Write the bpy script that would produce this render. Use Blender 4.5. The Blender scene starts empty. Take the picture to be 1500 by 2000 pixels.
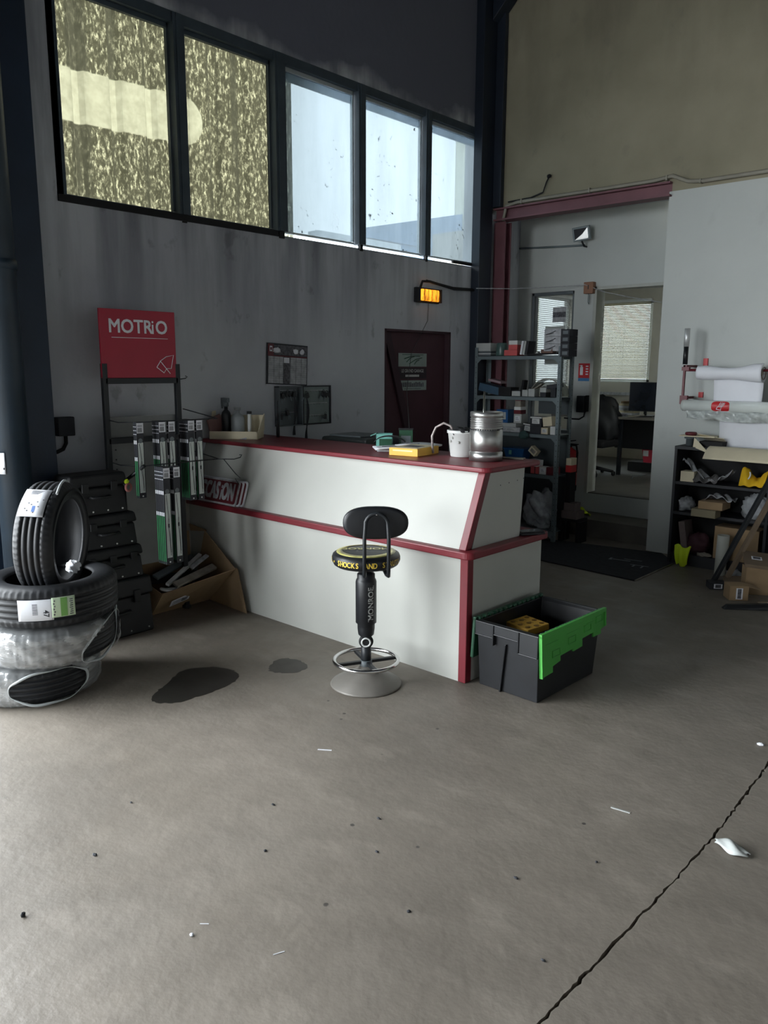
import bpy, math, random
from math import sin, cos, pi, radians, tan, atan2, sqrt
from mathutils import Matrix, Vector, Euler
SC = bpy.context.scene
COL = SC.collection
random.seed(7)

# ------------------------------------------------------------------ camera
cam_d = bpy.data.cameras.new('camera'); cam = bpy.data.objects.new('camera', cam_d); COL.objects.link(cam)
cam_d.sensor_fit = 'VERTICAL'; cam_d.sensor_height = 36.0; cam_d.lens = 1531.0 / 2000.0 * 36.0
cam_d.clip_start = 0.05; cam_d.clip_end = 200
yaw, pitch, roll = radians(42.32), radians(10.4), radians(0.236)
_f = Vector((-sin(yaw) * cos(pitch), cos(yaw) * cos(pitch), -sin(pitch)))
_r = Vector((cos(yaw), sin(yaw), 0)); _u = _r.cross(_f)
_r2 = _r * cos(roll) + _u * sin(roll); _u2 = -_r * sin(roll) + _u * cos(roll)
cam.matrix_world = Matrix(((_r2.x, _u2.x, -_f.x, 0), (_r2.y, _u2.y, -_f.y, 0), (_r2.z, _u2.z, -_f.z, 1.6), (0, 0, 0, 1)))
SC.camera = cam
# ------------------------------------------------------------------ sky, daylight, exposure
SC.view_settings.view_transform = 'Standard'; SC.view_settings.look = 'None'
SC.view_settings.gamma = 1; SC.view_settings.use_curve_mapping = False
SC.view_settings.exposure = 0.40
try:
    SC.cycles.use_denoising = True; SC.cycles.max_bounces = 10; SC.cycles.diffuse_bounces = 6
    SC.cycles.transparent_max_bounces = 16; SC.cycles.sample_clamp_indirect = 6.0
except Exception: pass
SKY = 12.0
w = bpy.data.worlds.new('overcast_sky'); SC.world = w; w.use_nodes = True
nt = w.node_tree; bg = nt.nodes['Background']; bg.inputs[1].default_value = SKY
bg.inputs[0].default_value = (0.91, 0.965, 1.0, 1)
def portal(name, loc, rot, sx, sy):
    l = bpy.data.lights.new(name, 'AREA'); l.shape = 'RECTANGLE'; l.size = sx; l.size_y = sy
    l.cycles.is_portal = True
    o = bpy.data.objects.new(name, l); COL.objects.link(o); o.location = loc; o.rotation_euler = rot
portal('door_daylight', (-4.9, -2.6, 1.9), (0, radians(-90), 0), 3.8, 7.8)
portal('added_front_fill', (-3.0, -8.2, 1.7), (radians(90), 0, 0), 2.8, 3.4)  # unseen front opening, added to brighten the back walls and counter front
portal('clerestory_daylight', (-4.9, 4.43, 3.2), (0, radians(-90), 0), 1.4, 4.4)

# ------------------------------------------------------------------ materials
def lin(c):
    f = lambda v: v / 12.92 if v <= 0.04045 else ((v + 0.055) / 1.055) ** 2.4
    return tuple(f(v / 255.0) for v in c) + (1,)
MATS = {}
def mat(name, col, rough=0.6, metal=0.0, var=0.12, scale=6.0, bump=0.0, bscale=40.0, spec=0.5, stretch=(1, 1, 1), trans=0.0, alpha=1.0, emit=None, coat=0.0):
    if name in MATS: return MATS[name]
    m = bpy.data.materials.new(name); m.use_nodes = True; n = m.node_tree; b = n.nodes['Principled BSDF']
    c = lin(col)
    tc = n.nodes.new('ShaderNodeTexCoord'); mp = n.nodes.new('ShaderNodeMapping'); mp.inputs['Scale'].default_value = stretch
    n.links.new(tc.outputs['Object'], mp.inputs[0])
    if var > 0:
        nz = n.nodes.new('ShaderNodeTexNoise'); nz.inputs['Scale'].default_value = scale; nz.inputs['Detail'].default_value = 6
        n.links.new(mp.outputs[0], nz.inputs['Vector'])
        r = n.nodes.new('ShaderNodeValToRGB'); r.color_ramp.elements[0].position = 0.3; r.color_ramp.elements[1].position = 0.7
        r.color_ramp.elements[0].color = tuple(v * (1 - var) for v in c[:3]) + (1,)
        r.color_ramp.elements[1].color = tuple(min(1, v * (1 + var)) for v in c[:3]) + (1,)
        n.links.new(nz.outputs[0], r.inputs[0]); n.links.new(r.outputs[0], b.inputs['Base Color'])
    else: b.inputs['Base Color'].default_value = c
    if bump > 0:
        bn = n.nodes.new('ShaderNodeTexNoise'); bn.inputs['Scale'].default_value = bscale; bn.inputs['Detail'].default_value = 5
        n.links.new(mp.outputs[0], bn.inputs['Vector'])
        bp = n.nodes.new('ShaderNodeBump'); bp.inputs['Strength'].default_value = bump; bp.inputs['Distance'].default_value = 0.01
        n.links.new(bn.outputs[0], bp.inputs['Height']); n.links.new(bp.outputs[0], b.inputs['Normal'])
    b.inputs['Roughness'].default_value = rough; b.inputs['Metallic'].default_value = metal
    b.inputs['Specular IOR Level'].default_value = spec
    if trans: b.inputs['Transmission Weight'].default_value = trans
    if alpha < 1: b.inputs['Alpha'].default_value = alpha
    if coat: b.inputs['Coat Weight'].default_value = coat
    if emit: b.inputs['Emission Color'].default_value = lin(emit[0]); b.inputs['Emission Strength'].default_value = emit[1]
    MATS[name] = m; return m
class NT:  # tiny node helper
    def __init__(s, name):
        s.m = bpy.data.materials.new(name); s.m.use_nodes = True; s.n = s.m.node_tree; s.b = s.n.nodes['Principled BSDF']; s.out = s.n.nodes['Material Output']
        s.tc = s.add('ShaderNodeTexCoord'); MATS[name] = s.m
    def add(s, t, **k):
        x = s.n.nodes.new(t)
        for a, v in k.items(): setattr(x, a, v)
        return x
    def link(s, a, b): s.n.links.new(a, b)
    def noise(s, scale, detail=6, stretch=(1, 1, 1), rough=0.55):
        mp = s.add('ShaderNodeMapping'); mp.inputs['Scale'].default_value = stretch; s.link(s.tc.outputs['Object'], mp.inputs[0])
        z = s.add('ShaderNodeTexNoise'); z.inputs['Scale'].default_value = scale; z.inputs['Detail'].default_value = detail; z.inputs['Roughness'].default_value = rough
        s.link(mp.outputs[0], z.inputs['Vector']); return z.outputs[0]
    def ramp(s, src, stops):
        r = s.add('ShaderNodeValToRGB'); e = r.color_ramp.elements
        while len(e) < len(stops): e.new(0.5)
        for i, (p, c) in enumerate(stops): e[i].position = p; e[i].color = c if len(c) == 4 else tuple(c) + (1,)
        s.link(src, r.inputs[0]); return r.outputs[0]
    def mix(s, fac, a, b, mode='MIX'):
        x = s.add('ShaderNodeMixRGB', blend_type=mode)
        for i, v in ((0, fac), (1, a), (2, b)):
            if isinstance(v, (int, float)): x.inputs[i].default_value = v
            elif isinstance(v, tuple): x.inputs[i].default_value = v
            else: s.link(v, x.inputs[i])
        return x.outputs[0]
    def math(s, op, a, b=0.0, c=None):
        x = s.add('ShaderNodeMath', operation=op)
        for i, v in enumerate((a, b) if c is None else (a, b, c)):
            if isinstance(v, (int, float)): x.inputs[i].default_value = v
            else: s.link(v, x.inputs[i])
        return x.outputs[0]
    def sep(s):
        x = s.add('ShaderNodeSeparateXYZ'); s.link(s.tc.outputs['Object'], x.inputs[0]); return x.outputs
    def bump(s, h, st=0.4, d=0.01):
        x = s.add('ShaderNodeBump'); x.inputs['Strength'].default_value = st; x.inputs['Distance'].default_value = d
        s.link(h, x.inputs['Height']); s.link(x.outputs[0], s.b.inputs['Normal'])
BW = lambda v: (v, v, v, 1)

# concrete floor: blotches, dark specks, worn sheen
t = NT('concrete_floor')
c = t.ramp(t.noise(0.9, 8), [(0.3, lin((110, 103, 94))), (0.55, lin((131, 123, 113))), (0.75, lin((145, 136, 126)))])
c = t.mix(t.ramp(t.noise(7, 8), [(0.35, BW(0)), (0.75, BW(0.35))]), c, lin((94, 88, 80)))
c = t.mix(t.ramp(t.noise(3.2, 5, (1, 2.4, 1)), [(0.55, BW(0)), (0.72, BW(0.3))]), c, lin((160, 151, 140)))
vo = t.add('ShaderNodeTexVoronoi'); vo.inputs['Scale'].default_value = 6.0; t.link(t.tc.outputs['Object'], vo.inputs['Vector'])
dn = t.math('ADD', vo.outputs['Distance'], t.math('MULTIPLY', t.noise(60, 3), 0.05))
gate = t.ramp(t.noise(2.7, 2), [(0.44, BW(0)), (0.5, BW(1))])
sp = t.math('MULTIPLY', t.ramp(dn, [(0.062, BW(1)), (0.085, BW(0))]), gate)
c = t.mix(sp, c, lin((70, 66, 62)))
v2 = t.add('ShaderNodeTexVoronoi'); v2.inputs['Scale'].default_value = 2.3; t.link(t.tc.outputs['Object'], v2.inputs['Vector'])
d2 = t.math('ADD', v2.outputs['Distance'], t.math('MULTIPLY', t.noise(26, 5), 0.09))
c = t.mix(t.math('MULTIPLY', t.ramp(d2, [(0.085, BW(0.55)), (0.12, BW(0))]), t.ramp(t.noise(1.3, 2), [(0.5, BW(0)), (0.55, BW(1))])), c, lin((78, 73, 68)))
t.link(c, t.b.inputs['Base Color'])
t.link(t.ramp(t.noise(2.2, 6), [(0.35, BW(0.42)), (0.7, BW(0.7))]), t.b.inputs['Roughness'])
t.bump(t.math('ADD', t.noise(30, 8), t.math('MULTIPLY', t.noise(4, 3), 2.0)), 0.35, 0.006)
# painted plaster of the side wall, grimy runs below the sill; back wall gets painted shade
def plaster(name, c0, c1, grime_and_shade, z0=1.6, z1=2.65, amount=0.75, upper=None, spots=0.8):
    t = NT(name); o = t.sep()
    c = t.ramp(t.noise(1.1, 8), [(0.3, lin(c0)), (0.7, lin(c1))])
    if grime_and_shade:
        g = t.noise(2.2, 6, (1, 2.6, 0.28))
        mr = t.add('ShaderNodeMapRange'); mr.inputs[1].default_value = z0; mr.inputs[2].default_value = z1; t.link(o[2], mr.inputs[0])
        f = t.math('MULTIPLY', t.ramp(g, [(0.42, BW(0)), (0.68, BW(amount))]), mr.outputs[0])
        c = t.mix(f, c, lin(grime_and_shade))
        k = t.ramp(t.noise(5.5, 9, (1, 1, 0.7)), [(0.63, BW(0)), (0.69, BW(0.45))])
        c = t.mix(t.math('MULTIPLY', k, spots), c, lin((90, 90, 90)))
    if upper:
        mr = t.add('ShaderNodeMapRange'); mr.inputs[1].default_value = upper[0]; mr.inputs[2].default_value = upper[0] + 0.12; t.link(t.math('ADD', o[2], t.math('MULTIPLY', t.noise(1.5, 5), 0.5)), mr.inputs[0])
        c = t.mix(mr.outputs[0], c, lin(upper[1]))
    t.link(c, t.b.inputs['Base Color']); t.b.inputs['Roughness'].default_value = 0.85
    t.b.inputs['Specular IOR Level'].default_value = 0.25
    t.bump(t.noise(18, 8), 0.25, 0.008); return t.m
M_wall_left = plaster('old_white_plaster', (178, 181, 190), (200, 204, 208), (92, 94, 104), upper=(4.05, (104, 107, 120)))  # above the windows: darker plaster with shade put into its colour
M_wall_back = plaster('beige_plaster', (132, 127, 108), (158, 152, 132), (112, 107, 92), 3.2, 4.6, 0.8, spots=0.3)  # darkening towards the top is shade painted into the plaster colour
M_wall_white = plaster('white_painted_wall', (184, 189, 187), (196, 200, 197), (150, 152, 150), 0.0, 30.0, 0.5, spots=0.12)
M_dim = mat('pale_render', (206, 206, 204), 0.9, var=0.15)
M_ceil = mat('dark_roof_sheet', (62, 66, 74), 0.8)
M_unseen_dark = mat('unseen_darkened_upper_wall', (66, 70, 78), 0.8)  # added dark tone on unseen upper walls, dims the top of the back wall
M_navy = mat('navy_steel_paint', (28, 44, 64), 0.5, var=0.2, scale=3, bump=0.1)
M_navydark = mat('dark_navy_steel', (26, 36, 50), 0.5, var=0.2, scale=3)
M_pipe = mat('slate_blue_pipe', (34, 48, 60), 0.45, var=0.2)
M_maroon = mat('maroon_steel_paint', (112, 70, 78), 0.55, var=0.18, scale=4, bump=0.1)
M_mullion = mat('mullion_paint', (58, 70, 80), 0.55, var=0.2)
M_alu = mat('aluminium_bar', (190, 198, 202), 0.4, metal=0.5, var=0.1)
M_black = mat('black_plastic', (22, 24, 28), 0.42, var=0.25, scale=12)
M_blackmat = mat('matt_black', (16, 17, 20), 0.75, var=0.25, scale=9)
M_blacksteel = mat('black_steel', (26, 30, 34), 0.45, var=0.2)
M_rubber = mat('tyre_rubber', (28, 30, 34), 0.55, var=0.2, scale=14, bump=0.08)
M_white = mat('white_laminate', (186, 187, 181), 0.5, var=0.05, scale=2.2, bump=0.03)
M_whitepl = mat('white_plastic', (214, 216, 214), 0.45, var=0.06)
M_paper = mat('white_paper', (222, 224, 230), 0.7, var=0.04)
M_redtrim = mat('red_trim', (116, 32, 42), 0.42, var=0.14, scale=5)
M_signred = mat('sign_red', (160, 24, 52), 0.35, var=0.05)
M_red = mat('bright_red', (190, 40, 44), 0.45, var=0.1)
M_darkred = mat('dark_red', (96, 28, 38), 0.45, var=0.15)
M_steel = mat('turned_steel', (176, 176, 174), 0.32, metal=0.9, var=0.18, scale=9, stretch=(1, 1, 4))
M_chrome = mat('chrome', (214, 214, 214), 0.16, metal=1.0, var=0.06)
M_greysteel = mat('grey_shelf_steel', (112, 124, 128), 0.5, metal=0.15, var=0.14)
M_card = mat('cardboard', (150, 126, 96), 0.85, var=0.1, scale=8, bump=0.05)
M_carddark = mat('brown_cardboard', (118, 102, 84), 0.85, var=0.12, scale=8)
M_cream = mat('cream_card', (214, 204, 176), 0.75, var=0.07)
M_green = mat('crate_green', (74, 168, 68), 0.4, var=0.08)
M_dkgreen = mat('dark_green_plastic', (30, 74, 52), 0.45, var=0.12)
M_packgreen = mat('pack_green', (50, 140, 84), 0.4, var=0.12, scale=20)
M_yellow = mat('amber_card', (236, 188, 78), 0.6, var=0.08)
M_hivis = mat('hi_vis_fabric', (206, 232, 40), 0.7, var=0.1, bump=0.1)
M_yelcloth = mat('yellow_cloth', (232, 186, 30), 0.8, var=0.12, bump=0.1)
M_blue = mat('blue_plastic', (30, 84, 140), 0.4, var=0.15)
M_teal = mat('teal_card', (112, 176, 166), 0.6, var=0.1)
M_greypl = mat('grey_plastic', (96, 104, 108), 0.5, var=0.1)
M_greylight = mat('light_grey_print', (170, 172, 176), 0.7, var=0.25, scale=30)
M_print = mat('printed_grey', (90, 90, 96), 0.7, var=0.6, scale=60)
M_ink = mat('dark_print', (40, 42, 48), 0.7, var=0.2)
M_gold = mat('gold_print', (222, 190, 70), 0.5, var=0.1)
M_silverink = mat('silver_print', (176, 178, 176), 0.5, var=0.1)
M_mat = mat('entrance_mat_rubber', (36, 38, 42), 0.95, var=0.35, scale=30, bump=0.3, bscale=200)
M_vinylbrown = mat('maroon_door_paint', (74, 44, 52), 0.6, var=0.2, scale=3)
M_bag = mat('clear_plastic_bag', (196, 200, 204), 0.25, var=0.3, scale=14, bump=0.8, bscale=18, alpha=0.62)
M_oil = mat('oil_dark', (52, 50, 46), 0.3, var=0.35, scale=9)
M_desk = mat('desk_laminate', (96, 92, 86), 0.5)
M_brown = mat('brown_plastic', (140, 100, 78), 0.6)
M_greydirt = mat('grubby_grey', (140, 134, 124), 0.8, var=0.25, scale=20)

# dirty window panes
def pane_mat(name, tint, ts, tl, spots, streak=0.3):
    t = NT(name); t.n.nodes.remove(t.b)
    tr = t.add('ShaderNodeBsdfTransparent'); tl_ = t.add('ShaderNodeBsdfTranslucent'); gl = t.add('ShaderNodeBsdfDiffuse')
    tr.inputs[0].default_value = (ts * tint[0], ts * tint[1], ts * tint[2], 1)
    n1 = t.noise(2.5, 7, (1, 2.2, 0.5)); col = t.ramp(n1, [(0.3, tuple(tl * v * (1 - streak) for v in tint)), (0.7, tuple(tl * v for v in tint))])
    t.link(col, tl_.inputs[0]); gl.inputs[0].default_value = lin((70, 72, 66))
    ad = t.add('ShaderNodeAddShader'); t.link(tr.outputs[0], ad.inputs[0]); t.link(tl_.outputs[0], ad.inputs[1])
    sp = t.ramp(t.noise(26, 4), [(spots, BW(0)), (spots + 0.05, BW(0.85))])
    gate = t.ramp(t.noise(3.0, 4), [(0.48, BW(0)), (0.6, BW(1))])
    mx = t.add('ShaderNodeMixShader'); t.link(t.math('MULTIPLY', sp, gate), mx.inputs[0]); t.link(ad.outputs[0], mx.inputs[1]); t.link(gl.outputs[0], mx.inputs[2])
    t.link(mx.outputs[0], t.out.inputs['Surface']); return t.m
M_pane_clear = pane_mat('grimy_glazing', (0.88, 0.96, 1.0), 0.21, 0.10, 0.66)
M_pane_office = pane_mat('office_glazing', (0.95, 1.0, 1.0), 0.46, 0.02, 0.8)
M_pane_side = pane_mat('side_office_glazing', (0.95, 1.0, 1.0), 0.24, 0.01, 0.8)
M_pane_old = pane_mat('yellowed_glazing', (1.0, 0.97, 0.86), 0.52, 0.014, 0.70)
# corrugated sheet standing outside the first panes: algae speckle, one rounded clean patch
t = NT('weathered_corrugated_sheet'); t.n.nodes.remove(t.b); o = t.sep()
sp = t.ramp(t.noise(34, 8, (1, 1.5, 0.7), 0.78), [(0.47, (0.05, 0.05, 0.038)), (0.53, (0.11, 0.11, 0.085)), (0.62, (0.46, 0.46, 0.36))])
sp = t.mix(t.ramp(t.noise(10, 2, (1, 1, 0.02)), [(0.38, BW(0.8)), (0.46, BW(0))]), sp, (0.045, 0.046, 0.038, 1))
yy, zz = o[1], o[2]
dz = t.math('ABSOLUTE', t.math('ADD', zz, t.math('ADD', t.math('MULTIPLY', yy, -0.035), -3.185)))
dy = t.math('MAXIMUM', t.math('SUBTRACT', yy, 3.41), 0.0)
dist = t.math('SQRT', t.math('ADD', t.math('POWER', dz, 2.0), t.math('POWER', dy, 2.0)))
dist = t.math('ADD', dist, t.math('MULTIPLY', t.noise(30, 3), 0.012))
msk = t.ramp(dist, [(0.160, BW(1)), (0.166, BW(0))])
cl = t.ramp(t.noise(22, 6), [(0.35, (0.27, 0.275, 0.225)), (0.65, (0.36, 0.37, 0.31))])
colr = t.mix(msk, sp, cl)
tl_ = t.add('ShaderNodeBsdfTranslucent'); t.link(colr, tl_.inputs[0]); df = t.add('ShaderNodeBsdfDiffuse'); df.inputs[0].default_value = (0.05, 0.05, 0.04, 1)
ad = t.add('ShaderNodeAddShader'); t.link(tl_.outputs[0], ad.inputs[0]); t.link(df.outputs[0], ad.inputs[1]); t.link(ad.outputs[0], t.out.inputs['Surface'])
M_corr = t.m
def translucent(name, c_tl, c_df):
    t = NT(name); t.n.nodes.remove(t.b)
    a = t.add('ShaderNodeBsdfTranslucent'); a.inputs[0].default_value = tuple(c_tl) + (1,)
    b = t.add('ShaderNodeBsdfDiffuse'); b.inputs[0].default_value = tuple(c_df) + (1,)
    s = t.add('ShaderNodeAddShader'); t.link(a.outputs[0], s.inputs[0]); t.link(b.outputs[0], s.inputs[1]); t.link(s.outputs[0], t.out.inputs['Surface']); return t.m
M_blind_cream = translucent('cream_blind_slat', (0.15, 0.128, 0.082), (0.40, 0.38, 0.31))
M_blind_white = translucent('white_blind_slat', (0.05, 0.05, 0.045), (0.45, 0.46, 0.45))
# shrink film round the tyres
t = NT('shrink_film'); t.n.nodes.remove(t.b)
tr = t.add('ShaderNodeBsdfTransparent'); gl = t.add('ShaderNodeBsdfGlossy'); gl.inputs['Roughness'].default_value = 0.25
df = t.add('ShaderNodeBsdfDiffuse'); df.inputs[0].default_value = (0.55, 0.57, 0.58, 1)
bp = t.add('ShaderNodeBump'); bp.inputs['Strength'].default_value = 0.7; bp.inputs['Distance'].default_value = 0.01
t.link(t.noise(9, 5, (1, 1, 3)), bp.inputs['Height']); t.link(bp.outputs[0], gl.inputs['Normal'])
m1 = t.add('ShaderNodeMixShader'); m1.inputs[0].default_value = 0.35; t.link(df.outputs[0], m1.inputs[1]); t.link(gl.outputs[0], m1.inputs[2])
m2 = t.add('ShaderNodeMixShader'); t.link(t.ramp(t.noise(7, 6, (1, 1, 3)), [(0.38, BW(0.36)), (0.70, BW(0.68))]), m2.inputs[0])
t.link(tr.outputs[0], m2.inputs[1]); t.link(m1.outputs[0], m2.inputs[2]); t.link(m2.outputs[0], t.out.inputs['Surface'])
M_film = t.m
M_film_edge = mat('film_rolled_edge', (176, 182, 184), 0.35, var=0.15)

# ------------------------------------------------------------------ mesh builder
_txt = {}
def text_mesh(s, bold=0.0, depth=0.0):
    k = (s, bold, depth)
    if k in _txt: return _txt[k]
    cu = bpy.data.curves.new('t', 'FONT'); cu.body = s; cu.size = 1.0; cu.align_x = 'CENTER'; cu.align_y = 'CENTER'; cu.offset = bold; cu.extrude = depth; cu.resolution_u = 3
    o = bpy.data.objects.new('t', cu); COL.objects.link(o); dg = bpy.context.evaluated_depsgraph_get()
    me = o.evaluated_get(dg).to_mesh(); r = ([v.co.copy() for v in me.vertices], [tuple(p.vertices) for p in me.polygons])
    o.evaluated_get(dg).to_mesh_clear(); bpy.data.objects.remove(o); bpy.data.curves.remove(cu); _txt[k] = r; return r
def frame(o, x, z):   # matrix whose local X runs along x and local Z along z
    x = Vector(x).normalized(); z = Vector(z).normalized(); y = z.cross(x).normalized(); x = y.cross(z)
    return Matrix(((x.x, y.x, z.x, o[0]), (x.y, y.y, z.y, o[1]), (x.z, y.z, z.z, o[2]), (0, 0, 0, 1)))
def RT(loc=(0, 0, 0), rot=(0, 0, 0)):
    return Matrix.Translation(loc) @ Euler([radians(a) for a in rot], 'XYZ').to_matrix().to_4x4()
class MB:
    def __init__(s, m=None): s.v = []; s.f = []; s.fm = []; s.sm = []; s.mats = []; s.cur = 0; s.use(m) if m else None
    def use(s, m):
        if m not in s.mats: s.mats.append(m)
        s.cur = s.mats.index(m); return s
    def add(s, vs, fs, M=None, smooth=False):
        k = len(s.v); s.v += [(M @ Vector(v)) if M else Vector(v) for v in vs]
        for f in fs: s.f.append(tuple(i + k for i in f)); s.fm.append(s.cur); s.sm.append(smooth)
        return s
    def box(s, x0, x1, y0, y1, z0, z1, M=None):
        vs = [(x, y, z) for z in (z0, z1) for y in (y0, y1) for x in (x0, x1)]
        return s.add(vs, [(0, 2, 3, 1), (4, 5, 7, 6), (0, 1, 5, 4), (2, 6, 7, 3), (0, 4, 6, 2), (1, 3, 7, 5)], M)
    def cbox(s, size, M): a, b, c = (v / 2 for v in size); return s.box(-a, a, -b, b, -c, c, M)
    def taper(s, a, b, z0, z1, M=None):   # a=(x0,x1,y0,y1) bottom, b top
        vs = [(a[0], a[2], z0), (a[1], a[2], z0), (a[1], a[3], z0), (a[0], a[3], z0), (b[0], b[2], z1), (b[1], b[2], z1), (b[1], b[3], z1), (b[0], b[3], z1)]
        return s.add(vs, [(3, 2, 1, 0), (4, 5, 6, 7), (0, 1, 5, 4), (1, 2, 6, 5), (2, 3, 7, 6), (3, 0, 4, 7)], M)
    def prism(s, poly, z0, z1, M=None, smooth=False):
        n = len(poly); vs = [(x, y, z0) for x, y in poly] + [(x, y, z1) for x, y in poly]
        fs = [(i, (i + 1) % n, n + (i + 1) % n, n + i) for i in range(n)]
        s.add(vs, fs, M, smooth); k = len(s.v) - 2 * n
        for f in (tuple(range(n - 1, -1, -1)), tuple(range(n, 2 * n))): s.f.append(tuple(i + k for i in f)); s.fm.append(s.cur); s.sm.append(False)
        return s
    def lathe(s, prof, n=32, M=None, closed=False, a0=0, a1=2 * pi, smooth=True, skip=None, rfun=None):
        full = abs(a1 - a0 - 2 * pi) < 1e-6; cols = n if full else n + 1; m = len(prof); vs = []
        for i in range(cols):
            a = a0 + (a1 - a0) * i / n
            for j, (r, z) in enumerate(prof):
                rr = r + (rfun(i, j) if rfun else 0); vs.append((rr * cos(a), rr * sin(a), z))
        fs = []
        for i in range(n):
            i2 = (i + 1) % cols if full else i + 1
            for j in range(m if closed else m - 1):
                j2 = (j + 1) % m
                if skip and skip(a0 + (a1 - a0) * (i + .5) / n, j): continue
                fs.append((i * m + j, i2 * m + j, i2 * m + j2, i * m + j2))
        return s.add(vs, fs, M, smooth)
    def cyl(s, p, q, r, r2=None, n=16, caps=True):
        p = Vector(p); q = Vector(q); d = q - p; h = d.length
        M = Matrix.Translation(p) @ Vector((0, 0, 1)).rotation_difference(d).to_matrix().to_4x4(); r2 = r if r2 is None else r2
        vs = [(r * cos(2 * pi * i / n), r * sin(2 * pi * i / n), 0) for i in range(n)] + [(r2 * cos(2 * pi * i / n), r2 * sin(2 * pi * i / n), h) for i in range(n)]
        s.add(vs, [(i, (i + 1) % n, n + (i + 1) % n, n + i) for i in range(n)], M, True)
        if caps:
            k = len(s.v) - 2 * n
            for f in (tuple(range(n - 1, -1, -1)), tuple(range(n, 2 * n))): s.f.append(tuple(i + k for i in f)); s.fm.append(s.cur); s.sm.append(False)
        return s
    def tube(s, pts, r, n=8, closed=False):
        P = [Vector(p) for p in pts]; k = len(s.v); m = len(P); up = None
        for i, p in enumerate(P):
            a = P[(i - 1) % m] if (closed or i > 0) else p; b = P[(i + 1) % m] if (closed or i < m - 1) else p
            d = (b - a).normalized()
            if up is None: up = d.orthogonal().normalized()
            up = (up - d * up.dot(d)); up = up.normalized() if up.length > 1e-6 else d.orthogonal().normalized(); sd = d.cross(up)
            rr = r[i] if isinstance(r, (list, tuple)) else r
            for j in range(n): a_ = 2 * pi * j / n; s.v.append(p + (up * cos(a_) + sd * sin(a_)) * rr)
        for i in range(m if closed else m - 1):
            for j in range(n):
                i2 = (i + 1) % m; s.f.append((k + i * n + j, k + i * n + (j + 1) % n, k + i2 * n + (j + 1) % n, k + i2 * n + j)); s.fm.append(s.cur); s.sm.append(True)
        if not closed:
            for f in (tuple(k + j for j in range(n - 1, -1, -1)), tuple(k + (m - 1) * n + j for j in range(n))): s.f.append(f); s.fm.append(s.cur); s.sm.append(False)
        return s
    def torus(s, R, r, M, n=48, m=10): return s.lathe([(R + r * cos(2 * pi * j / m), r * sin(2 * pi * j / m)) for j in range(m)], n, M, closed=True)
    def sheet(s, fn, nu, nv, th=0.0015, smooth=True):   # thin solid sheet over fn(u, v)
        k = len(s.v); e = 1e-3; top = []; bot = []
        for j in range(nv + 1):
            for i in range(nu + 1):
                u, v = i / nu, j / nv; p = Vector(fn(u, v)); du = Vector(fn(min(1, u + e), v)) - Vector(fn(max(0, u - e), v)); dv = Vector(fn(u, min(1, v + e))) - Vector(fn(u, max(0, v - e)))
                nn = du.cross(dv); nn = nn.normalized() if nn.length > 1e-12 else Vector((0, 0, 1)); top.append(p + nn * th / 2); bot.append(p - nn * th / 2)
        W = nu + 1; N = len(top); fs = []
        for j in range(nv):
            for i in range(nu):
                a = j * W + i; fs.append((a, a + 1, a + W + 1, a + W)); fs.append((N + a, N + a + W, N + a + W + 1, N + a + 1))
        for i in range(nu): a = i; fs.append((a, N + a, N + a + 1, a + 1)); a = nv * W + i; fs.append((a, a + 1, N + a + 1, N + a))
        for j in range(nv): a = j * W; fs.append((a, a + W, N + a + W, N + a)); a = j * W + nu; fs.append((a, N + a, N + a + W, a + W))
        return s.add(top + bot, fs, None, smooth)
    def text(s, st, size, M, bold=0.0, depth=0.0, sx=1.0):
        vs, fs = text_mesh(st, 0.0, depth)
        for k, (ox, oy) in enumerate(((0, 0), (1, 1), (-1, 1), (1, -1), (-1, -1)) if bold else ((0, 0),)):
            s.add([(v.x * size * sx + ox * bold * size, v.y * size + oy * bold * size, v.z * size + k * 0.00012) for v in vs], fs, M)
        return s
    def blob(s, c, r, seed=0, amp=0.25, M=None, nu=24, nv=14, flat=1.0):
        rnd = random.Random(seed); ph = [(rnd.uniform(1, 5), rnd.uniform(1, 5), rnd.uniform(0, 6.3), rnd.uniform(0, 6.3)) for _ in range(6)]; vs = []; fs = []
        for j in range(nv + 1):
            th = pi * j / nv
            for i in range(nu):
                a = 2 * pi * i / nu; d = Vector((sin(th) * cos(a), sin(th) * sin(a), cos(th)))
                k = 1 + amp * sum(sin(p * d.x * 2.2 + q * d.z * 2.0 + u) * cos(q * d.y * 2.4 + v) for p, q, u, v in ph) / 2.2
                z = d.z * r[2] * k
                if z < 0: z = max(z, -r[2] * flat)
                vs.append((c[0] + d.x * r[0] * k, c[1] + d.y * r[1] * k, c[2] + z))
        for j in range(nv):
            for i in range(nu): fs.append((j * nu + i, (j + 1) * nu + i, (j + 1) * nu + (i + 1) % nu, j * nu + (i + 1) % nu))
        return s.add(vs, fs, M, True)
    def build(s, name, parent=None, loc=(0, 0, 0), rotz=0.0, bevel=0.0, seg=2):
        me = bpy.data.meshes.new(name); me.from_pydata([tuple(v) for v in s.v], [], s.f); me.update()
        for m in s.mats: me.materials.append(m)
        me.polygons.foreach_set('material_index', s.fm); me.polygons.foreach_set('use_smooth', s.sm)
        o = bpy.data.objects.new(name, me); COL.objects.link(o); o.location = loc; o.rotation_euler = (0, 0, rotz)
        if parent: o.parent = parent
        if bevel: b = o.modifiers.new('bevel', 'BEVEL'); b.width = bevel; b.segments = seg; b.limit_method = 'ANGLE'; b.angle_limit = radians(40)
        return o
def tag(o, label, cat, group=None):
    o['label'] = label; o['category'] = cat
    if group: o['group'] = group
    return o
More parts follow.
